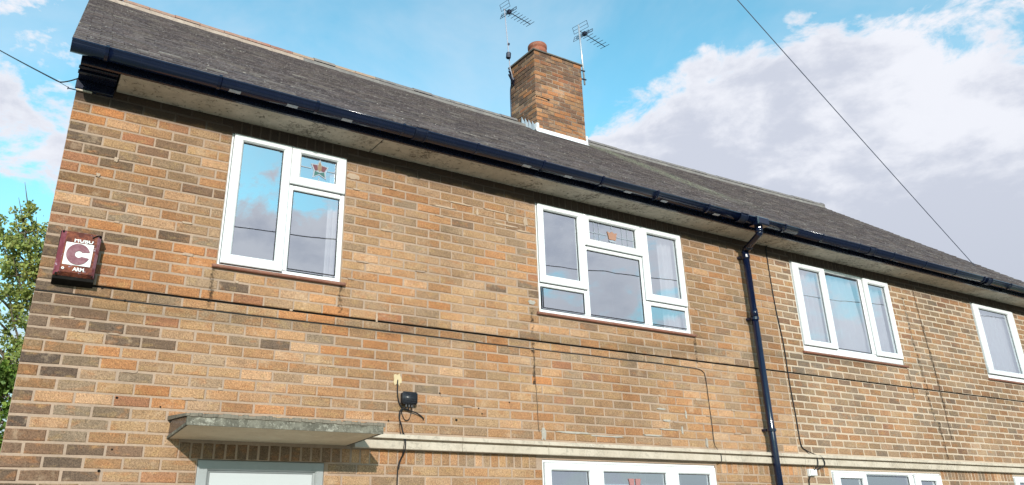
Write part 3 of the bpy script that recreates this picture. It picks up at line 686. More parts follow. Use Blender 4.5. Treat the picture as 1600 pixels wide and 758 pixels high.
W = P1(window(H1, 3.945, 5.835, sashes=[((3.965, 4.512, .612, 1.370), (4.035, 4.443, .684, 1.318)), ((4.516, 5.254, 1.055, 1.370), (4.585, 5.192, 1.124, 1.320)), ((5.258, 5.815, .612, 1.370), (5.345, 5.760, .682, 1.316))],
    bars=[(4.487, 4.548, .368, 1.343, 'mullion'), (5.232, 5.325, .368, 1.343, 'mullion'), (3.975, 4.487, .577, .615, 'transom'), (4.548, 5.232, 1.016, 1.056, 'transom'), (5.325, 5.80, .568, .615, 'transom')],
    panes=[(4.010, 4.486, .386, .576), (4.549, 5.231, .386, 1.015), (5.329, 5.805, .386, .567)]))
rose(4.89, 1.205, .125, W, 1, (4.60, 5.18), (1.13, 1.315))
for x in (4.66, 4.72, 5.02, 5.09):
    mb = MB(); mb.box(x, x + .004, .0165, .0185, 1.13, 1.315); mb.build('leading', M['lead_line'], W)
W = P1(window(H1, 3.905, 5.94, -2.0, -.902, sashes=[((3.925, 4.470, -1.55, -.925), (3.995, 4.400, -1.48, -.983)), ((4.474, 5.374, -1.30, -.925), (4.555, 5.290, -1.23, -.983)), ((5.378, 5.922, -1.55, -.925), (5.443, 5.856, -1.48, -.983))],
    bars=[(4.44, 4.505, -1.965, -.937, 'mullion'), (5.345, 5.41, -1.965, -.937, 'mullion'), (3.94, 4.44, -1.59, -1.545, 'transom'), (4.505, 5.345, -1.34, -1.295, 'transom'), (5.41, 5.9, -1.59, -1.545, 'transom')],
    panes=[(3.95, 4.44, -1.96, -1.59), (4.506, 5.344, -1.96, -1.34), (5.412, 5.9, -1.96, -1.59)]))
rose(4.92, -1.085, .15, W, 2, (4.565, 5.28), (-1.22, -.99))
# door in its frame
mb = MB(); mb.ring((1.131, 2.000, GZ + .02, -.976), (1.205, 1.942, GZ + .05, -1.037), [(0, .09), (0, .004), (.1, 0), (.85, 0), (1, .012), (1, .09)]); D = P1(mb.build('door', M['door_frame'], H1))
mb = MB(); mb.ring((1.205, 1.942, GZ + .05, -1.037), (1.222, 1.928, GZ + .07, -1.052), [(0, .022), (.5, .024), (1, .034)]); mb.build('door_stop', M['door_frame'], D)
mb = MB(); mb.box(1.206, 1.941, .036, .075, GZ + .05, -1.040)
D2 = mb.build('door_leaf', M['door'], D)
for a, b, c, d in ((1.31, 1.53, -1.9, -1.24), (1.62, 1.84, -1.9, -1.24), (1.31, 1.53, -2.9, -2.1), (1.62, 1.84, -2.9, -2.1)):
    mb = MB(); mb.ring((a, b, c, d), (a + .03, b - .03, c + .03, d - .03), [(0, .036), (.3, .030), (1, .036)]); mb.build('door_panel', M['door'], D)
mb = MB(); mb.tube([(1.87, .036, -2.05), (1.87, .0, -2.05), (1.80, -.005, -2.05)], .010); mb.build('handle', M['alu'], D)
# canopy over the door
def canopy():
    x0, x1 = .915, 2.175; yf = -.58; zw, zf = -.853, -.797; tw_, tf = -.730, -.745
    mb = MB()    # soffit body with hollow looking side
    mb.extrude_x([(0, zw), (yf + .02, zf + .001), (yf + .02, tf - .008), (0, tw_ - .012)], x0 + .016, x1 - .016)
    K = P1(mb.build('canopy', M['canopy_under'], H1))
    mb = MB(); mb.extrude_x([(yf, zf - .002), (yf, tf), (yf + .02, tf), (yf + .02, zf - .002)], x0, x1); mb.build('fascia_strip', M['mossy'], K)
    for x in (x0, x1 - .016):
        m = MB(); m.extrude_x([(-.002, zw - .002), (yf + .021, zf - .002), (yf + .021, zf + .014), (-.002, zw + .014)], x, x + .014); m.build('edge_strip', M['mossy'], K)
        m = MB(); m.extrude_x([(-.002, zw + .015), (yf + .021, zf + .015), (yf + .021, tf - .008), (-.002, tw_ - .008)], x + .008, x + .012); m.build('cheek', M['navy_wood'], K)
    m = MB(); m.extrude_x([(.0, tw_ - .010), (yf + .03, tf - .003), (yf + .035, tf + .012), (.0, tw_ + .016)], x0 - .010, x1 + .010); m.build('covering', M['canopy_top'], K)
    # uneven lip of old felt and moss along the front
    m = MB(); x = x0 - .008
    while x < x1:
        w = R.uniform(.015, .05); h = R.uniform(-.004, .006); m.bbox(x, min(x + w, x1 + .01), yf - .006 + R.uniform(-.003, .003), yf + .04, tf - .004 - R.uniform(0, .006), tf + .014 + h, .003); x += w * .98
    m.build('felt_lip', M['canopy_top'], K)
canopy()
# boxed eaves end at the gable: dark boards and battens
mb = MB(); mb.box(-.006, .240, -.290, .012, 1.510, 1.60)
K = P1(mb.build('eaves_box', M['navy_wood'], H1))
for y0, y1, z in ((-.225, -.200, 1.495), (-.160, -.135, 1.490), (-.012, .004, 1.442)):
    mb = MB(); mb.bbox(-.012, .238, y0, y1, z, 1.5095, .004); mb.build('batten', M['navy_wood'], K)
mb = MB(); mb.box(.0, .236, .0, .006, 1.432, 1.509); mb.build('backing_board', M['navy_wood'], K)
mb = MB(); mb.box(-.004, .10, -.016, .0, 1.4235, 1.434); mb.build('batten', M['stone'], K)

G1 = gutter(H1, P1, -.080, 7.2, [-.080], [.135, .88, 1.61, 2.34, 3.04, 3.73, 4.41, 5.10, 5.80, 6.98], [2.50, 6.32])
# outlet and downpipe
mb = MB(); mb.tube([(6.60, -.375, 1.53), (6.60, -.375, 1.478)], .040, 14); mb.bbox(6.51, 6.69, -.452, -.303, 1.502, 1.586, .012); mb.build('outlet', M['navy'], G1)
mb = MB(); mb.tube(smooth_pts([(6.60, -.375, 1.50), (6.60, -.375, 1.442), (6.607, -.350, 1.415), (6.70, -.125, 1.345), (6.706, -.095, 1.32), (6.707, -.090, 1.285)], 5), .034, 14)
DP = P1(mb.build('downpipe', M['navy'], H1, True))
mb = MB(); mb.tube([(6.707, -.090, 1.300), (6.707, -.090, GZ + .12)], .034, 16); mb.build('pipe_length', M['navy'], DP, True)
for z0, z1 in ((1.235, 1.315), (.60, .68), (-1.3, -1.2)):
    mb = MB(); mb.tube([(6.707, -.090, z0), (6.707, -.090, z1)], .039, 16); mb.build('socket', M['navy'], DP, True)
mb = MB(); mb.tube([(6.600, -.375, 1.482), (6.600, -.374, 1.436)], .039, 14); mb.build('socket', M['navy'], DP, True)
mb = MB(); mb.tube([(6.690, -.165, 1.358), (6.702, -.118, 1.338)], .039, 14); mb.build('socket', M['navy'], DP, True)
for z in (1.26, .58, -.55, -1.9):
    mb = MB(); mb.tube([(6.707, -.090, z - .014), (6.707, -.090, z + .014)], .043, 14); mb.box(6.675, 6.745, -.052, .004, z - .012, z + .012); mb.build('pipe_clip', M['navy'], DP)
for lx in (1.0, 1.43, 1.87, 3.57, 4.03, 4.75, 5.22, 5.95):  # pale patches standing in for reflections on the glossy gutter underside
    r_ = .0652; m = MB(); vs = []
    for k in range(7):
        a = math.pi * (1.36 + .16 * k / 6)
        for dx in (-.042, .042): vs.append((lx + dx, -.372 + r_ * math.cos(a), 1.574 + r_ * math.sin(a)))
    m.add(vs, [(2 * k, 2 * k + 1, 2 * k + 3, 2 * k + 2) for k in range(6)]); m.build('gutter_reflection', M['label'], G1)  # M['label'] is the painted reflection colour, no label here
RF1 = roof(H1, P1, 0.0, 7.2, False)

# ------------------------------------------------------------------ chimney
def chimney():
    x0, x1, y0, y1, z0, z1 = 6.22, 7.18, 2.80, 3.46, 3.76, 5.37
    mb = MB(); mb.box(x0 + .004, x1 - .004, y0 + .004, y1 - .004, z0, z1 - .002)
    CH = P1(mb.build('chimney', M['mortar_sooty'], H1))
    n = int((z1 - z0) / .0727); ch_ = (z1 - z0) / n
    w4 = (x1 - x0) / 4.22; w3 = (y1 - y0) / 3.0
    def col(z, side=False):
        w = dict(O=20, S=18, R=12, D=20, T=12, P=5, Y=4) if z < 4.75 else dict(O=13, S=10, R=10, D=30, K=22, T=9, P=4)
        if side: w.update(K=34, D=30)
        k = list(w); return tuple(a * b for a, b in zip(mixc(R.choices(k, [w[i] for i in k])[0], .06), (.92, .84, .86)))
    # base flashing line: hide bricks wholly below the roof
    for r_ in range(n):
        za = z0 + r_ * ch_ + .005; zb = za + ch_ - .010
        for face in ('front', 'left', 'right'):
            L_ = (x1 - x0) if face == 'front' else (y1 - y0); bw = w4 if face == 'front' else w3
            flip = (r_ % 2) if face == 'front' else (r_ + 1) % 2
            a = -bw / 2 if flip else 0.0
            while a < L_ - .02:
                b = a + bw; p, q = max(a, 0), min(b, L_); a = b
                if q - p < .04: continue
                y_mid = y0 if face == 'front' else y0 + (p + q) / 2
                roofz = apex(6.6) - abs(YR - y_mid) * .725
                if zb < roofz - .03: continue
                w = q - p - .010; h = zb - za
                me = brick_variants(w, h, M['brick'])
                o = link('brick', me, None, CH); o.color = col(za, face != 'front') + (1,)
                d = R.uniform(-.005, .003)
                c_ = (p + q) / 2
                if face == 'front': o.location = (x0 + c_, y0 + d, (za + zb) / 2)
                elif face == 'left': o.location = (x0 + d, y1 - c_, (za + zb) / 2); o.rotation_euler = (0, 0, -math.pi / 2)
                else: o.location = (x1 - d, y0 + c_, (za + zb) / 2); o.rotation_euler = (0, 0, math.pi / 2)
    mb = MB(); mb.bbox(x0 - .022, x1 + .022, y0 - .022, y1 + .022, z1, z1 + .028, .006); mb.build('capping', M['flaunch'], CH)
    mb = MB(); mb.add([(x0 + .01, y0 + .01, z1 + .029), (x1 - .01, y0 + .01, z1 + .029), (x1 - .01, y1 - .01, z1 + .029), (x0 + .01, y1 - .01, z1 + .029), (x0 + .15, y0 + .15, z1 + .09), (x1 - .15, y0 + .15, z1 + .09), (x1 - .15, y1 - .15, z1 + .09), (x0 + .15, y1 - .15, z1 + .09)],
                      [(0, 1, 5, 4), (1, 2, 6, 5), (2, 3, 7, 6), (3, 0, 4, 7), (4, 5, 6, 7)]); mb.build('flaunching', M['mortar_grey'], CH)
    zz = z1 + .080
    mb = MB(); cx, cy = 6.545, 3.12
    prof = [(.142, 0), (.142, .10), (.155, .115), (.155, .165), (.140, .175), (.140, .20), (.158, .215), (.158, .265), (.146, .285), (.125, .285), (.120, .10), (.0, .10)]
    n_ = 28; vs = []; fs = []
    for k, (r_, z) in enumerate(prof): vs += [(cx + r_ * math.cos(2 * math.pi * j / n_), cy + r_ * math.sin(2 * math.pi * j / n_), zz + z) for j in range(n_)]
    for k in range(len(prof) - 1): fs += [(k * n_ + j, k * n_ + (j + 1) % n_, (k + 1) * n_ + (j + 1) % n_, (k + 1) * n_ + j) for j in range(n_)]
    mb.add(vs, fs); mb.build('chimney_pot', M['pot'], CH, True)
    # white apron at the foot with short upstands, stepped lead up the left cheek
    zb = apex(6.6) - (YR - y0) * .725
    m = MB(); m.add([(x0 - .03, y0 - .012, zb + .012), (x1 + .025, y0 - .012, zb + .012), (x1 + .025, y0 - .008, zb + .075), (x0 - .03, y0 - .008, zb + .075), (x0 - .03, y0 - .05, zb - .018), (x1 + .025, y0 - .05, zb - .018)], [(0, 1, 2, 3), (4, 5, 1, 0)])
    m.box(x1 - .012, x1 + .018, y0 - .016, y0 + .10, zb + .06, zb + .165); m.box(x0 - .022, x0 + .020, y0 - .016, y0 + .05, zb + .05, zb + .15)
    m.build('flashing', M['white_lead'], CH)
    for k in range(4):
        ya = y0 + .03 + k * .088; za = zb + (ya - y0) * .725
        m = MB(); m.add([(x0 - .012, ya, za - .02), (x0 - .012, ya + .085, za + .035), (x0 - .014, ya + .078, za + .215), (x0 - .012, ya + .004, za + .09), (x0 - .05, ya, za - .02), (x0 - .05, ya + .085, za + .035)], [(0, 1, 2, 3), (4, 5, 1, 0)])
        m.build('stepped_flashing', M['silver_lead'], CH)
    m = MB(); m.extrude_x([(y0 - .004, 4.52), (y0 - .007, 4.545), (y0 + .01, 4.54)], x0 + .0, x0 + .26); m.build('crack', M['dark_void'], CH)
chimney()

# ------------------------------------------------------------------ right house
opsR = [(7.585, 9.495, .31, HEADZ + .002), (11.445, 12.60, .31, HEADZ + .002), (7.685, 9.745, -2.0, -.905), (11.40, 12.55, -2.0, -.905)]
H2, P2, wall2 = house('brown brick right house with pale wide mortar joints, beyond the black downpipe', 7.2, 13.62, opsR,
    dict(cuts=[7.72, 8.95, 9.80, 11.02, 12.4], b0=7.2, slabs=[9.4, 11.6], s0=7.2, f0=7.2), (M['brickR'], M['brickR_s']), 'mortarR', .0150, True, 7.2)
W = P2(window(H2, 7.585, 9.495, base=.085, sashes=[((7.61, 8.205, .408, 1.368), (7.735, 8.122, .470, 1.312)), ((8.965, 9.485, .408, 1.368), (9.060, 9.425, .470, 1.310))],
    bars=[(8.19, 8.238, .42, 1.343, 'mullion'), (8.905, 8.985, .42, 1.343, 'mullion')], panes=[(8.240, 8.904, .428, 1.332)]))
for a, b in ((7.70, 8.16), (9.03, 9.45)):
    mb = MB(); mb.bbox(a, b, -.014, -.006, 1.335, 1.350, .002); mb.build('trickle_vent', M['upvc'], W)
W = P2(window(H2, 11.445, 12.60, base=.06, sashes=[((11.48, 12.565, .40, 1.365), (11.64, 12.43, .462, 1.312))]))
mb = MB(); mb.box(11.76, 12.18, -.010, -.004, 1.330, 1.345); mb.build('trickle_vent', M['upvc_shadow_gap'], W)
W = P2(window(H2, 7.685, 9.745, -2.0, -.905, sashes=[((7.71, 8.27, -1.9, -.928), (7.815, 8.215, -1.8, -.985)), ((9.195, 9.72, -1.9, -.928), (9.30, 9.63, -1.8, -.990))],
    bars=[(8.25, 8.305, -1.965, -.94, 'mullion'), (9.115, 9.21, -1.965, -.94, 'mullion')], panes=[(8.307, 9.113, -1.96, -.952)]))
W = P2(window(H2, 11.40, 12.55, -2.0, -.905, sashes=[((11.42, 12.53, -1.9, -.928), (11.52, 12.43, -1.83, -.985))]))
gutter(H2, P2, 7.2, 13.70, [13.70], [7.62, 8.30, 8.98, 9.66, 10.34, 11.02, 11.70, 12.38, 13.06], [8.55, 11.15])
RF2 = roof(H2, P2, 7.2, 13.62, True)

# ------------------------------------------------------------------ gable walls and back
def gable(H, P, x, sgn, mat_s, mort, jw):
    mb = MB(); y1 = 2 * YR - .0; n = 8
    za = ZE - .02; xx = x + .004 * sgn
    t = .10 * sgn
    prof = [(.004, GZ), (y1, GZ), (y1, 1.50), (YR, apex(x) - .06), (.004, 1.78)]
    mb.add([(xx, y, z) for y, z in prof] + [(xx + t, y, z) for y, z in prof], [(0, 1, 2, 3, 4), (9, 8, 7, 6, 5)] + [(k, (k + 1) % 5, 5 + (k + 1) % 5, 5 + k) for k in range(5)])
    GW = P(mb.build('gable_wall', M[mort], H))
    bk = MB(); k = int(GZ / .075)
    while k * .075 < apex(x):
        za_, zb_ = k * .075 + jw / 2, (k + 1) * .075 - jw / 2
        lo, hi = .0, y1
        if zb_ > 1.5:
            h = (zb_ - 1.78) / (apex(x) - .06 - 1.78); h2 = max(0, (zb_ - 1.5) / (apex(x) - .06 - 1.5)); lo = max(0, h) * YR; hi = y1 - h2 * YR
            hi = min(hi, y1)
        a = lo if lo > 0 else (0.0523 if k % 2 == 0 else .0)
        a = .052 if (k % 2 and lo <= 0) else lo
        a = .0515
        if lo > 0: a = lo
        if k % 2 == 0: a_first = .1125 + .0
        p = a
        first = True
        while p < hi - .04:
            w = .1125 - .05 + .05 if (first and k % 2 == 0) else .225
            q = min(p + w - (.0515 if first and lo <= 0 else 0), hi); first = False
            if q - p > .035:
                c = mixc(pick(.2, 0)); d = R.uniform(-.002, .002)
                X = x + d; v, f = brick_mesh(q - p - jw, zb_ - za_)
                bk.add([(X + sgn * b_, (p + q) / 2 + a_ * (-sgn), (za_ + zb_) / 2 + c_) for a_, b_, c_ in v], f, c)
            p = q
        k += 1
    o = bk.build('brickwork', mat_s, GW); tag(o, kind='stuff')
    # verge undercloak
    m = MB()
    for s_ in (0, 1):
        pts = [roof_pt(x, 0, -.02), roof_pt(x, 1, -.02)]
        if s_: pts = [Vector((v.x, 2 * YR - v.y, v.z)) for v in pts]
        a, b = pts; m.add([(x - .04 * sgn, a.y, a.z), (x + .05 * sgn, a.y, a.z), (x + .05 * sgn, b.y, b.z), (x - .04 * sgn, b.y, b.z), (x - .04 * sgn, a.y, a.z - .02), (x + .05 * sgn, a.y, a.z - .02), (x + .05 * sgn, b.y, b.z - .02), (x - .04 * sgn, b.y, b.z - .02)],
              [(0, 1, 2, 3), (7, 6, 5, 4), (0, 4, 5, 1), (1, 5, 6, 2), (2, 6, 7, 3), (3, 7, 4, 0)])
    m.build('verge', M['mortar_grey'], GW)
gable(H1, P1, 0.0, 1, M['brick_s'], 'mortar', .0115)
gable(H2, P2, 13.62, -1, M['brickR_s'], 'mortarR', .0150)
for H, P, a, b in ((H1, P1, 0.11, 7.2), (H2, P2, 7.2, 13.51)):
    mb = MB(); mb.box(a, b, 2 * YR - .12, 2 * YR - .01, GZ, 1.50); P(mb.build('back_wall', M['mortar'], H))

# ------------------------------------------------------------------ mortar smears and stains on the front wall
def splat(cx, cz, w, h, mat, parent, P, y=-.0035, seed=0, pts=18, name='mortar_smear'):
    r = random.Random(seed); n = pts; ring = []
    for k in range(n):
        t = 2 * math.pi * k / n; q = 1 + r.uniform(-.28, .22); ring.append((cx + .5 * w * q * math.copysign(abs(math.cos(t)) ** .6, math.cos(t)), cz + .5 * h * q * math.copysign(abs(math.sin(t)) ** .6, math.sin(t))))
    m = MB(); m.add([(cx, y - .001, cz)] + [(a, y, b) for a, b in ring] + [(a, y + .012, b) for a, b in ring],
                    [(0, 1 + k, 1 + (k + 1) % n) for k in range(n)] + [(1 + k, 1 + n + k, 1 + n + (k + 1) % n, 1 + (k + 1) % n) for k in range(n)])
    return m.build(name, M[mat], parent)
SM = [(2.10, 1.235, .10, .050, 'mortar_patch'), (2.96, 1.135, .22, .016, 'mortar_patch'), (3.12, 1.20, .22, .014, 'mortar_patch'), (3.30, 1.155, .022, .07, 'mortar_patch'), (3.52, 1.20, .30, .014, 'mortar_patch'), (3.62, 1.16, .022, .08, 'mortar_patch'),
      (3.60, 1.085, .24, .016, 'mortar_patch'), (3.82, 1.16, .05, .09, 'mortar_patch'), (3.80, 1.06, .16, .014, 'mortar_patch'), (3.86, .41, .08, .04, 'mortar_grey'), (3.93, -.70, .05, .09, 'mortar_grey'), (4.24, -.675, .34, .016, 'mortar_grey'), (4.62, -.690, .36, .014, 'mortar_grey'), (5.36, -.52, .10, .02, 'mortar_grey'),
      (5.55, -.60, .02, .07, 'mortar_grey'), (5.38, -.60, .2, .014, 'mortar_grey'), (5.16, -.66, .24, .014, 'mortar_grey'), (5.86, -.70, .025, .08, 'mortar_grey'), (5.62, -.45, .02, .07, 'mortar_grey'), (5.30, -.42, .12, .016, 'mortar_grey'), (.235, .835, .025, .025, 'mortar_patch'), (.33, .97, .03, .035, 'mortar_patch'), (2.36, .100, .016, .07, 'mortar_patch'),
      (6.80, -.345, .05, .10, 'mortar_grey')]
for i, (cx, cz, w, h, m_) in enumerate(SM): splat(cx, cz, w, h, m_, wall1, None, -.0035 - .0002 * i, i)
r0 = random.Random(4)
for i in range(70):       # little dabs of mortar and holes
    cx, cz = r0.uniform(.1, 6.6), r0.uniform(-.72, 1.3)
    if any(a - .03 < cx < b + .03 and c - .05 < cz < d + .03 for a, b, c, d in opsL): continue
    k = round(cz / .075); w_ = r0.uniform(.02, .10)
    splat(cx, k * .075 + r0.uniform(-.004, .004), w_, r0.uniform(.010, .020), 'mortar' if r0.random() < .6 else 'mortar_patch', wall1, None, -.0028 - .00003 * i, 100 + i, 10)
for i, (cx, cz) in enumerate([(.385, .066), (1.07, .069), (.535, .0), (2.93, -.435), (3.29, -.53), (3.59, -.465), (3.32, -.57), (3.85, .42), (.545, -1.055), (.58, -.62), (.85, -.66), (.60, -.93), (2.49, -.665), (3.08, -.63)]):
    m = MB(); m.tube([(cx, -.0045, cz), (cx, .01, cz)], r0.uniform(.005, .009), 8); m.build('drill_hole', M['dark_void'], wall1)
def stain(x0, x1, z0, z1, parent, i, x_shift=0.0):
    """thin dark run of dirt on brick faces"""
    n = 14; r = random.Random(i); L_, R_ = [], []
    for k in range(n + 1):
        z = z1 + (z0 - z1) * k / n; c = (x0 + x1) / 2 + x_shift * k / n + r.uniform(-.004, .004); w = (x1 - x0) / 2 * r.uniform(.5, 1.1); L_.append((c - w, z)); R_.append((c + w, z))
    m = MB(); vs = [(a, -.0040, b) for a, b in L_] + [(a, -.0040, b) for a, b in R_]
    m.add(vs, [(k, k + 1, n + 2 + k, n + 1 + k) for k in range(n)]); m.build('dirt_run', M['stain_run'], parent)
def stain_mat():
    t = NT('dirt_run'); N, L = t.N, t.L
    tr = N.new('ShaderNodeBsdfTransparent'); mx = N.new('ShaderNodeMixShader'); t.done((.035, .026, .02), .95, 0, .1)
    L.new(t.rng(t.noise(30, 5, .7), .42, .66, 0, .75), mx.inputs[0]); L.new(tr.outputs[0], mx.inputs[1]); L.new(t.b.outputs[0], mx.inputs[2]); L.new(mx.outputs[0], N['Material Output'].inputs[0]); return t.m
M['stain_run'] = stain_mat()
stain(3.835, 3.875, -.30, .36, wall1, 1); stain(9.74, 9.80, .55, 1.22, wall2, 3, .02); stain(9.78, 9.85, .02, .50, wall2, 4, .06); stain(9.92, 9.98, -.74, -.30, wall2, 5, .03)
stain(2.03, 2.07, .1, .31, wall1, 10); stain(5.84, 5.88, .05, .31, wall1, 11); stain(9.52, 9.56, -.05, .30, wall2, 12); stain(9.80, 9.86, -.30, .05, wall2, 6, .06); stain(1.06, 1.10, .02, .30, wall1, 7); stain(10.06, 10.13, -.2, .9, wall2, 8, .08)

# ------------------------------------------------------------------ cables
def cable(label, pts, r=.0045, mat='cable', sm=6, n=6, name='cable', cat='cable'):
    mb = MB(); mb.tube(smooth_pts(pts, sm) if sm else pts, r, n); o = mb.build(name, M[mat], None, True); return tag(o, label, cat)
pts = [(.0, -.002, .0015)] + [(x, -.006, .001 + R.uniform(-.0025, .0025)) for x in np.arange(.25, 5.75, .28)] + [(5.84, -.008, -.006), (5.925, -.008, -.035), (5.945, -.008, -.10), (5.950, -.008, -.3), (5.955, -.008, -.55), (5.955, -.009, -.70), (5.956, -.035, -.757), (5.957, -.066, -.80), (5.957, -.066, -.86), (5.957, -.02, -.885)]
cable('thin black cable along the left house brick joint, turning down at the lower window', pts, .0031)
cable('black cable dropping from the eaves right of the downpipe to the small white box', [(7.185, -.03, 1.482), (7.185, -.008, 1.40), (7.190, -.007, .83), (7.228, -.007, .38), (7.226, -.007, -.05), (7.241, -.007, -.40), (7.247, -.008, -.66), (7.31, -.010, -.72), (7.40, -.034, -.757), (7.47, -.068, -.79), (7.49, -.070, -.86), (7.43, -.03, -.90), (7.36, -.02, -.945)], .0058)
cable('loose loop of black cable over the stone band beside the small white box', [(7.40, -.034, -.757), (7.39, -.066, -.80), (7.37, -.072, -.87), (7.33, -.03, -.93), (7.285, -.02, -.99), (7.275, -.012, -1.06), (7.272, -.010, -1.4), (7.27, -.01, -2.4)], .0055)
cable('thin dark wire running down the right house between its two upstairs windows', [(10.045, -.006, 1.47), (10.06, -.006, 1.10), (10.09, -.006, .75), (10.13, -.006, .40), (10.145, -.006, .17), (10.15, -.006, -.10), (10.16, -.006, -.5)], .0028, 'cable_old')
cable('thin dark cable with a stained run below the corner of the middle window', [(3.855, -.006, .02), (3.862, -.006, -.25), (3.872, -.006, -.45), (3.876, -.006, -.66), (3.89, -.012, -.67)], .0020, 'cable_old')
# black junction box and its leads
J = thing('junction_box', 'square black plastic junction box with dangling cables on the left house wall', 'junction box', (2.64, 0, -.55))
mb = MB(); mb.box(2.585, 2.700, -.050, -.001, -.535, -.458); o = mb.build('back', M['blackbox'])
bm = bmesh.new(); bmesh.ops.create_cube(bm, size=1)
for v in bm.verts: v.co = Vector((2.641 + v.co.x * .128, -.046 + v.co.y * .034, -.495 + v.co.z * .092))
bmesh.ops.bevel(bm, geom=list(bm.edges), offset=.009, segments=3, affect='EDGES'); me = bpy.data.meshes.new('cover'); bm.to_mesh(me); bm.free()
for p in me.polygons: p.use_smooth = True
o2 = link('cover', me, M['blackbox'])
for q in (o, o2): q.parent = J; q.location = -Vector(J.location)
for k in range(5):
    mb = MB(); mb.box(2.60, 2.682, -.0650, -.0632, -.528 + k * .015, -.5245 + k * .015); q = mb.build('rib', M['blackbox'], J); q.location = -Vector(J.location)
for k, x in enumerate((2.615, 2.640, 2.664)):
    mb = MB(); mb.tube([(x, -.040, -.535), (x, -.040, -.560)], .008, 8); q = mb.build('gland', M['blackbox'], J); q.location = -Vector(J.location)
cable('black cable from the pale filled hole down to the black junction box', [(2.556, -.004, -.36), (2.552, -.012, -.40), (2.556, -.012, -.48), (2.575, -.018, -.545), (2.61, -.020, -.572), (2.66, -.022, -.585), (2.72, -.020, -.60), (2.775, -.014, -.63), (2.782, -.008, -.645)], .0050)
cable('black cable falling from the junction box over the stone band', [(2.640, -.040, -.555), (2.635, -.034, -.575), (2.600, -.022, -.572), (2.577, -.016, -.590), (2.574, -.012, -.64), (2.592, -.014, -.69), (2.606, -.014, -.74), (2.606, -.050, -.775), (2.603, -.068, -.83), (2.600, -.062, -.875), (2.592, -.02, -.93), (2.575, -.014, -.98), (2.570, -.012, -1.1), (2.57, -.012, -1.5), (2.57, -.012, -2.6)], .0050)
cable('small slack loop of thin cable hanging under the junction box', [(2.664, -.040, -.556), (2.668, -.02, -.60), (2.655, -.016, -.645), (2.625, -.014, -.655), (2.598, -.014, -.62), (2.588, -.016, -.585)], .0028)
cable('hair thin second lead hanging tight beside the junction box cable', [(2.615, -.040, -.556), (2.585, -.018, -.60), (2.578, -.014, -.66), (2.586, -.014, -.745), (2.590, -.070, -.80), (2.588, -.066, -.86), (2.600, -.02, -.92), (2.59, -.014, -.955), (2.580, -.016, -1.0)], .0026)
tag(splat(2.553, -.357, .066, .085, 'foam', None, None, -.006, 77, 16, 'foam_plug'), 'lumpy cream filler plug where the cable leaves the wall above the junction box', 'filler')
J = thing('cable_box', 'small white plastic cable box below the stone band by the downpipe', 'cable box', (7.335, 0, -.97))
for nm, a in (('base', (7.285, 7.39, -.03, -.001, -.972, -.903)), ('lid', (7.290, 7.385, -.045, -.0305, -.967, -.908))):
    mb = MB(); mb.bbox(*a[:4], a[4], a[5], .004); o = mb.build(nm, M['upvc'], J); o.location = -Vector(J.location)

# overhead wires
def catenary(a, b, sag, n=40): a, b = Vector(a), Vector(b); return [a.lerp(b, k / n) - Vector((0, 0, sag * 4 * (k / n) * (1 - k / n))) for k in range(n + 1)]
def at(u, v, t): return CP + (CF + CR * ((u - 800 - CSX) / CFOC) - CU * ((v - 379 - CSY) / CFOC)) * t
a = at(1105, -62, 9.0); b = at(1640, 545, 12.4)
mb = MB(); mb.tube(catenary(a + (a - b) * 1.0, b, .10), .0062, 6); tag(mb.build('overhead_wire', M['wire_grey'], None, True), 'long overhead phone wire slanting down from the upper right sky to the right house', 'wire')
b = Vector((-.128, .05, 1.488)); a = at(-40, 50, 9.0)
pts = catenary(b + (a - b) * 2.5, b, .05, 30); mb = MB(); mb.tube(pts, .0055, 6); mb.tube(smooth_pts([pts[-2], b, (-.10, .05, 1.487), (-.05, .045, 1.51), (-.005, .03, 1.535)], 5), .005, 6)
mb.tube([b, (-.045, .05, 1.455)], .002, 5)
tag(mb.build('overhead_wire', M['cable'], None, True), 'overhead phone wire reaching the upper left corner of the gable', 'wire')
hk = MB(); hk.tube([(-.055, .05, 1.453), (.004, .05, 1.453)], .004, 6); hk.tube([(-.055, .05, 1.445), (-.055, .05, 1.463)], .004, 6); tag(hk.build('wire_hook', M['aerial'], None), 'small metal hook holding the wire on the gable corner', 'hook')
mb = MB(); mb.tube(catenary((-12, -8, 2.72), (34, -8, 5.1), .12, 40), .010, 6); tag(mb.build('overhead_wire', M['cable'], None, True), 'overhead wire crossing the street, seen as a thin line mirrored in the windows', 'wire')

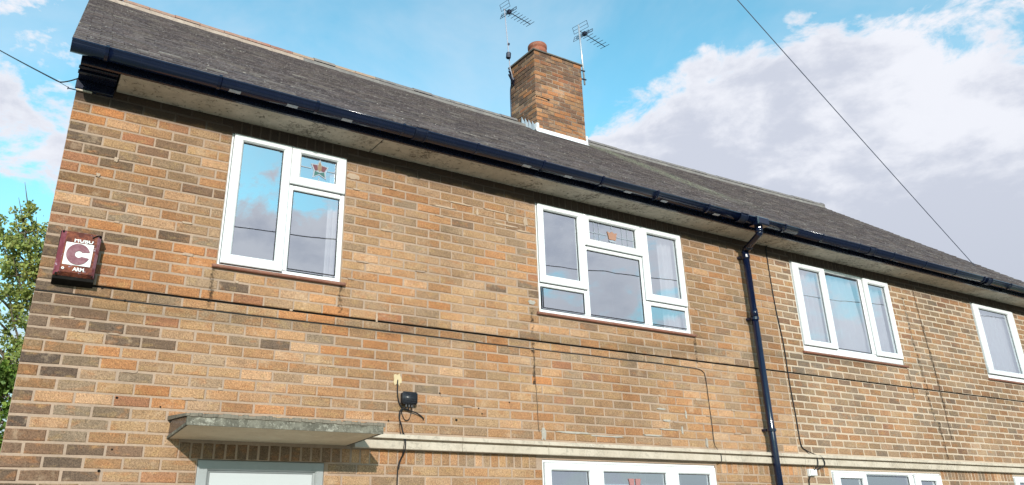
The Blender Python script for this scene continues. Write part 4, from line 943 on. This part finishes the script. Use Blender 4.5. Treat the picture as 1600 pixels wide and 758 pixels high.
# ------------------------------------------------------------------ alarm box
def alarm():
    A = thing('alarm_box', 'rusty maroon burglar alarm box with a big C on a white square', 'alarm box', (.20, 0, .05))
    off = -Vector(A.location)
    def Q(o): o.parent = A; o.location = off; return o
    # tapered body: wide at the back, face panel narrower with slanted sides and sloping underside
    x0, x1, zt, zb = .082, .326, .405, .052; yf = -.118
    fx0, fx1, fzt, fzb = .112, .300, .372, .112
    mb = MB(); mb.add([(x0, 0, zb), (x1, 0, zb), (x1, 0, zt), (x0, 0, zt), (x0 + .004, yf + .03, zb + .02), (x1 - .004, yf + .03, zb + .02), (x1 - .004, yf + .03, zt - .02), (x0 + .004, yf + .03, zt - .02)],
                      [(0, 1, 5, 4), (1, 2, 6, 5), (2, 3, 7, 6), (3, 0, 4, 7), (4, 5, 6, 7)]); Q(mb.build('body', M['dark_void']))
    bx0, bx1, bzt, bzb = x0 - .002, x1 - .002, zt - .018, zb + .030; yb = yf + .028
    def face(vs, nm, mat): m = MB(); m.add(vs, [(0, 1, 2, 3)]); m.add([(a, b + .004, c) for a, b, c in vs], [(3, 2, 1, 0)]); Q(m.build(nm, M[mat]))
    face([(bx0, yb, bzb + .01), (fx0, yf, fzb), (fx0 + .004, yf, fzt), (bx0 + .006, yb, bzt)], 'side_strip', 'maroon')
    face([(fx1, yf, fzb), (bx1 - .006, yb, bzb + .01), (bx1, yb, bzt), (fx1, yf, fzt)], 'side_strip', 'pinkedge')
    face([(bx0, yb, bzb + .01), (bx1 - .006, yb, bzb + .01), (fx1, yf, fzb), (fx0, yf, fzb)], 'lower_flap', 'rust')
    face([(fx0 + .004, yf, fzt), (fx1, yf, fzt), (bx1, yb, bzt), (bx0 + .006, yb, bzt)], 'upper_flap', 'rust')
    face([(fx0, yf, fzb), (fx1, yf, fzb), (fx1, yf, fzt), (fx0 + .004, yf, fzt)], 'face', 'rust')
    face([(.122, yf - .003, .160), (.284, yf - .003, .160), (.286, yf - .003, .306), (.124, yf - .003, .306)], 'white_panel', 'print')
    # the big C
    cx, cz, ro, ri = .203, .233, .069, .022; m = MB(); n = 30; a0 = math.radians(14); vs = []
    for k in range(n + 1):
        t = a0 + (2 * math.pi - 2 * a0) * k / n
        to = math.radians(16) + (2 * math.pi - math.radians(32)) * k / n; ti = math.radians(38) + (2 * math.pi - math.radians(76)) * k / n
        vs += [(cx + ro * math.cos(to), yf - .0065, cz + ro * math.sin(to)), (cx + ri * math.cos(ti) + .004, yf - .0065, cz + ri * math.sin(ti))]
    m.add(vs, [(2 * k, 2 * k + 1, 2 * k + 3, 2 * k + 2) for k in range(n)]); m.add([(a, b + .003, c) for a, b, c in vs], [(2 * k, 2 * k + 2, 2 * k + 3, 2 * k + 1) for k in range(n)]); Q(m.build('letter', M['letter']))
    def text(s, x, z, size, clip=None, rot=0.0):
        cu = bpy.data.curves.new('lettering', 'FONT'); cu.body = s; cu.size = size; cu.extrude = .001; cu.offset = .0012; cu.resolution_u = 2
        to = bpy.data.objects.new('tmp', cu); C.objects.link(to); dg = bpy.context.evaluated_depsgraph_get(); me = bpy.data.meshes.new_from_object(to.evaluated_get(dg)); bpy.data.objects.remove(to)
        me.materials.clear(); bm = bmesh.new(); bm.from_mesh(me)
        if clip: bmesh.ops.bisect_plane(bm, geom=bm.verts[:] + bm.edges[:] + bm.faces[:], plane_co=(0, clip, 0), plane_no=(0, 1, 0), clear_outer=True)
        for v in bm.verts: v.co = Vector((x + v.co.x, yf - .004 - v.co.z, z + v.co.y))
        bm.to_mesh(me); bm.free(); Q(link('lettering', me, M['print']))
    text('HUBU', .166, .312, .042, .020)
    text('o', .122, .128, .030); text('ARM', .188, .124, .032)
    for x, z in ((.098, .375), (.318, .372), (.098, .100), (.305, .105)):
        m = MB(); m.tube([(x, yf + .025, z), (x, yf + .010, z)], .007, 10); Q(m.build('screw', M['dark_void']))
    m = MB(); m.tube([(.270, yf - .002, .352), (.295, yf - .004, .372), (.318, yf, .375)], .004, 6); Q(m.build('peeling_edge', M['dark_void']))
alarm()

# ------------------------------------------------------------------ aerials
def yagi(name, label, mast, ends, boom, nel, bright, extra):
    A = thing(name, label, 'aerial', mast[0])
    off = -Vector(A.location)
    def Q(o): o.parent = A; o.location = off; return o
    mb = MB(); mb.tube(mast, .015 if bright else .009, 8); Q(mb.build('mast', M['alu'] if bright else M['mast_dull'], None, True))
    a, b = Vector(boom[0]), Vector(boom[1]); mb = MB(); mb.tube([a, b], .007, 6); Q(mb.build('boom', M['aerial']))
    d = (b - a).normalized(); s = Vector((0, 0, 1)).cross(d).normalized(); L_ = (b - a).length
    for k in range(nel):
        p = a + d * (L_ * (.20 + .79 * k / (nel - 1))); h = .105 - .012 * k / nel
        mb = MB(); mb.tube([p - s * h, p + s * h], .0045, 5); Q(mb.build('element', M['aerial']))
    # folded dipole and reflector grid
    p = a + d * L_ * .20; mb = MB(); mb.tube([p - s * .17 + Vector((0, 0, .02)), p + s * .17 + Vector((0, 0, .02)), p + s * .17 - Vector((0, 0, .02)), p - s * .17 - Vector((0, 0, .02)), p - s * .17 + Vector((0, 0, .02))], .006, 5); Q(mb.build('dipole', M['aerial']))
    mb = MB(); mb.box(p.x - .03, p.x + .03, p.y - .03, p.y + .03, p.z - .025, p.z + .035); Q(mb.build('feed_box', M['aerial']))
    p = a + d * L_ * .08
    W_ = .15 if bright else .10
    for sg in (1, -1):
        mb = MB()
        for k in range(3):
            q = p + Vector((0, 0, sg * (.03 + .055 * k))) - d * .02 * k; mb.tube([q - s * W_, q + s * W_], .0035, 5)
        for e in (-W_, W_): mb.tube([p + Vector((0, 0, sg * .03)) + s * e, p + Vector((0, 0, sg * .14)) + s * e - d * .04], .004, 5)
        Q(mb.build('reflector', M['aerial']))
    for (pts, r) in extra:
        mb = MB(); mb.tube(pts, r, 6); Q(mb.build('bracket', M['aerial']))
    return A
yagi('aerial', 'slim dark television aerial on the left side of the chimney', [(6.15, 3.28, 5.05), (6.10, 3.29, 5.26), (6.03, 3.30, 6.40)], None, ((6.01, 3.295, 6.385), (6.66, 3.42, 6.385)), 8, False,
     [([(6.05, 3.26, 5.42), (6.06, 3.26, 5.52)], .040), ([(6.20, 3.35, 5.10), (6.07, 3.28, 5.20)], .016), ([(6.22, 3.36, 5.01), (6.02, 3.22, 5.08)], .014), ([(6.15, 3.30, 5.08), (6.20, 3.36, 5.06)], .032), ([(6.08, 3.29, 5.7), (6.09, 3.29, 5.73)], .02)])
yagi('aerial', 'television aerial on a bright silver mast clamped to the right corner of the chimney', [(7.325, 2.90, 5.11), (7.282, 2.90, 6.27)], None, ((7.29, 2.90, 6.158), (8.00, 3.05, 6.158)), 7, True,
     [([(7.17, 2.90, 5.20), (7.345, 2.88, 5.20)], .012), ([(7.17, 2.90, 5.36), (7.33, 2.88, 5.36)], .012), ([(7.185, 2.95, 5.14), (7.185, 2.95, 5.42)], .014)])
cable('grey aerial lead running down the left edge of the chimney', [(6.10, 3.29, 5.3), (6.14, 3.30, 5.06), (6.19, 3.42, 4.95), (6.200, 3.44, 4.65), (6.205, 3.44, 4.25)], .009, 'aerial')

# ------------------------------------------------------------------ curtains
def curtain(label, x0, x1, z0, z1, y=.115, folds=7, amp=.022, gather=0.0, tilt=0.0, group=None):
    mb = MB(); n = folds * 8; rows = 8; vs = []; r = random.Random(int(x0 * 100))
    ph = [r.uniform(-.5, .5) for _ in range(n + 1)]
    for j in range(rows + 1):
        tz = j / rows; z = z1 + (z0 - z1) * tz
        for k in range(n + 1):
            s = k / n; wdt = (x1 - x0) * (1 - gather * tz); x = x0 + wdt * s + tilt * tz
            vs.append((x, y + amp * math.sin(2 * math.pi * folds * s + ph[k // 8] + .4 * tz) * (1 + .3 * tz), z))
    mb.add(vs, [(j * (n + 1) + k, j * (n + 1) + k + 1, (j + 1) * (n + 1) + k + 1, (j + 1) * (n + 1) + k) for j in range(rows) for k in range(n)])
    return tag(mb.build('curtain', M['curtain'], None, True), label, 'curtain', group)
curtain('pale curtain gathered behind the left pane of the right house upstairs window', 7.66, 8.16, .36, 1.36, folds=5, amp=.03)
curtain('wide pale curtain behind the middle pane of the right house upstairs window', 8.36, 8.86, .36, 1.36, folds=4, amp=.03, gather=-.3)
curtain('pale curtain behind the right pane of the right house upstairs window', 9.05, 9.44, .36, 1.36, folds=3, amp=.03)
curtain('pale curtain filling the single window near the right edge', 11.56, 12.50, .36, 1.36, folds=8, amp=.03)
curtain('narrow white curtain edge in the leftmost upstairs window', 1.955, 2.035, .35, 1.36, y=.14, folds=2, amp=.012)
curtain('white net curtain behind the right pane of the middle upstairs window', 5.60, 5.84, .36, 1.36, folds=4, amp=.02)
curtain('patterned net curtain in the lower window under the stone band', 4.02, 5.80, -1.9, -.96, y=.30, folds=16, amp=.02)

# ------------------------------------------------------------------ trees
def tree(label, base, h, clusters, leaf_n, leaf_s, mat, seed, cat='tree'):
    r = random.Random(seed); T = thing('tree', label, cat, base); off = -Vector(base)
    mb = MB(); b = Vector(base); top = b + Vector((r.uniform(-.2, .2), 0, h * .8))
    mb.tube([b, b.lerp(top, .4) + Vector((.06, .03, 0)), b.lerp(top, .75) - Vector((.05, 0, 0)), top], .1, 10, True, [.16, .11, .07, .02])
    for (c, rad) in clusters:
        c = Vector(c); s = b.lerp(top, min(.95, max(.15, (c.z - b.z - .8) / (h * .8)))); mid = s.lerp(c, .5) + Vector((r.uniform(-.1, .1), r.uniform(-.1, .1), .12))
        mb.tube([s, mid, c, c + (c - s) * .25 + Vector((0, 0, rad * .3))], .02, 5, True, [.035, .02, .012, .003])
        for q in range(4):
            e = c + Vector((r.gauss(0, 1), r.gauss(0, 1), r.gauss(0, .8))) * rad * .7; mb.tube([c, c.lerp(e, .5) + Vector((0, 0, .03)), e], .006, 4, True, [.009, .006, .002])
    o = mb.build('trunk', M['bark']); o.parent = T; o.location = off
    V = []; F = []; Cc = []
    for (c, rad) in clusters:
        n = int(leaf_n * rad ** 1.6)
        sub = [Vector(c) + Vector((r.gauss(0, 1), r.gauss(0, 1), r.gauss(0, .85))) * rad * .55 for _ in range(7)]
        for k in range(n):
            sc_ = sub[r.randrange(7)]; p = sc_ + Vector((r.gauss(0, 1), r.gauss(0, 1), r.gauss(0, 1))) * rad * .23
            d = Vector((r.gauss(0, 1), r.gauss(0, 1), r.gauss(-.3, .8))).normalized(); s = d.cross(Vector((r.gauss(0, 1), r.gauss(0, 1), r.gauss(0, 1)))).normalized(); L_ = leaf_s * r.uniform(.6, 1.35); w = L_ * .34
            i = len(V); V += [p, p + d * L_ * .5 + s * w, p + d * L_, p + d * L_ * .5 - s * w]; F.append((i, i + 1, i + 2, i + 3)); f = r.uniform(.65, 1.25); Cc.append((f * r.uniform(.9, 1.15), f, f * r.uniform(.7, 1.1)))
    m = MB(); m.v = [tuple(v) for v in V]; m.f = F; m.c = Cc
    me = bpy.data.meshes.new('crown'); me.from_pydata(m.v, [], m.f); a = me.attributes.new('Col', 'FLOAT_COLOR', 'FACE'); a.data.foreach_set('color', [x for c in Cc for x in (c[0], c[1], c[2], 1.0)])
    o = link('crown', me, mat); o.parent = T; o.location = off
rt = random.Random(5)
SH = lambda c: [((x - .48, y, z * 1.066 - .33), r_) for (x, y, z), r_ in c]
cl = [((.06, 8.0, 3.20), .13), ((.03, 8.0, 2.98), .15), ((.02, 8.0, 2.76), .20), ((.28, 8.1, 2.78), .22), ((-.16, 8.0, 2.62), .20), ((.18, 7.9, 2.50), .25), ((-.05, 8.1, 2.36), .22), ((.35, 8.0, 2.28), .26), ((.12, 8.0, 2.12), .25), ((.36, 8.2, 1.95), .24),
      ((-.38, 8.0, 1.98), .20), ((.08, 8.1, 1.74), .26), ((-.20, 7.9, 1.55), .22), ((.20, 8.0, 1.42), .24), ((-.42, 8.0, 1.28), .24), ((.0, 8.0, 1.08), .26), ((.34, 8.0, .95), .28), ((-.30, 8.1, .82), .25), ((.05, 8.0, .55), .3), ((.7, 8.2, 2.0), .4), ((.9, 8.2, 1.2), .5), ((-.9, 8.1, 1.3), .35), ((-1.1, 8.3, .6), .4)]
tree('slender pale green leafy tree behind the gable wall at the left edge', (.2, 8.2, GZ), 6.1, SH(cl), 5200, .062, M['leaf'], 3)
cl = [((rt.uniform(-2.0, .0), rt.uniform(5.6, 6.6), rt.uniform(-1.2, .15)), rt.uniform(.28, .4)) for _ in range(18)] + [((-.30, 6, .12), .25), ((-.22, 6, -.10), .3), ((-.5, 6, -.2), .3), ((-.2, 6, -.5), .3)]
tree('denser bright green bush low beside the left edge of the house', (-.4, 6.1, GZ), 3.6, cl, 5200, .065, M['leaf2'], 8, 'bush')
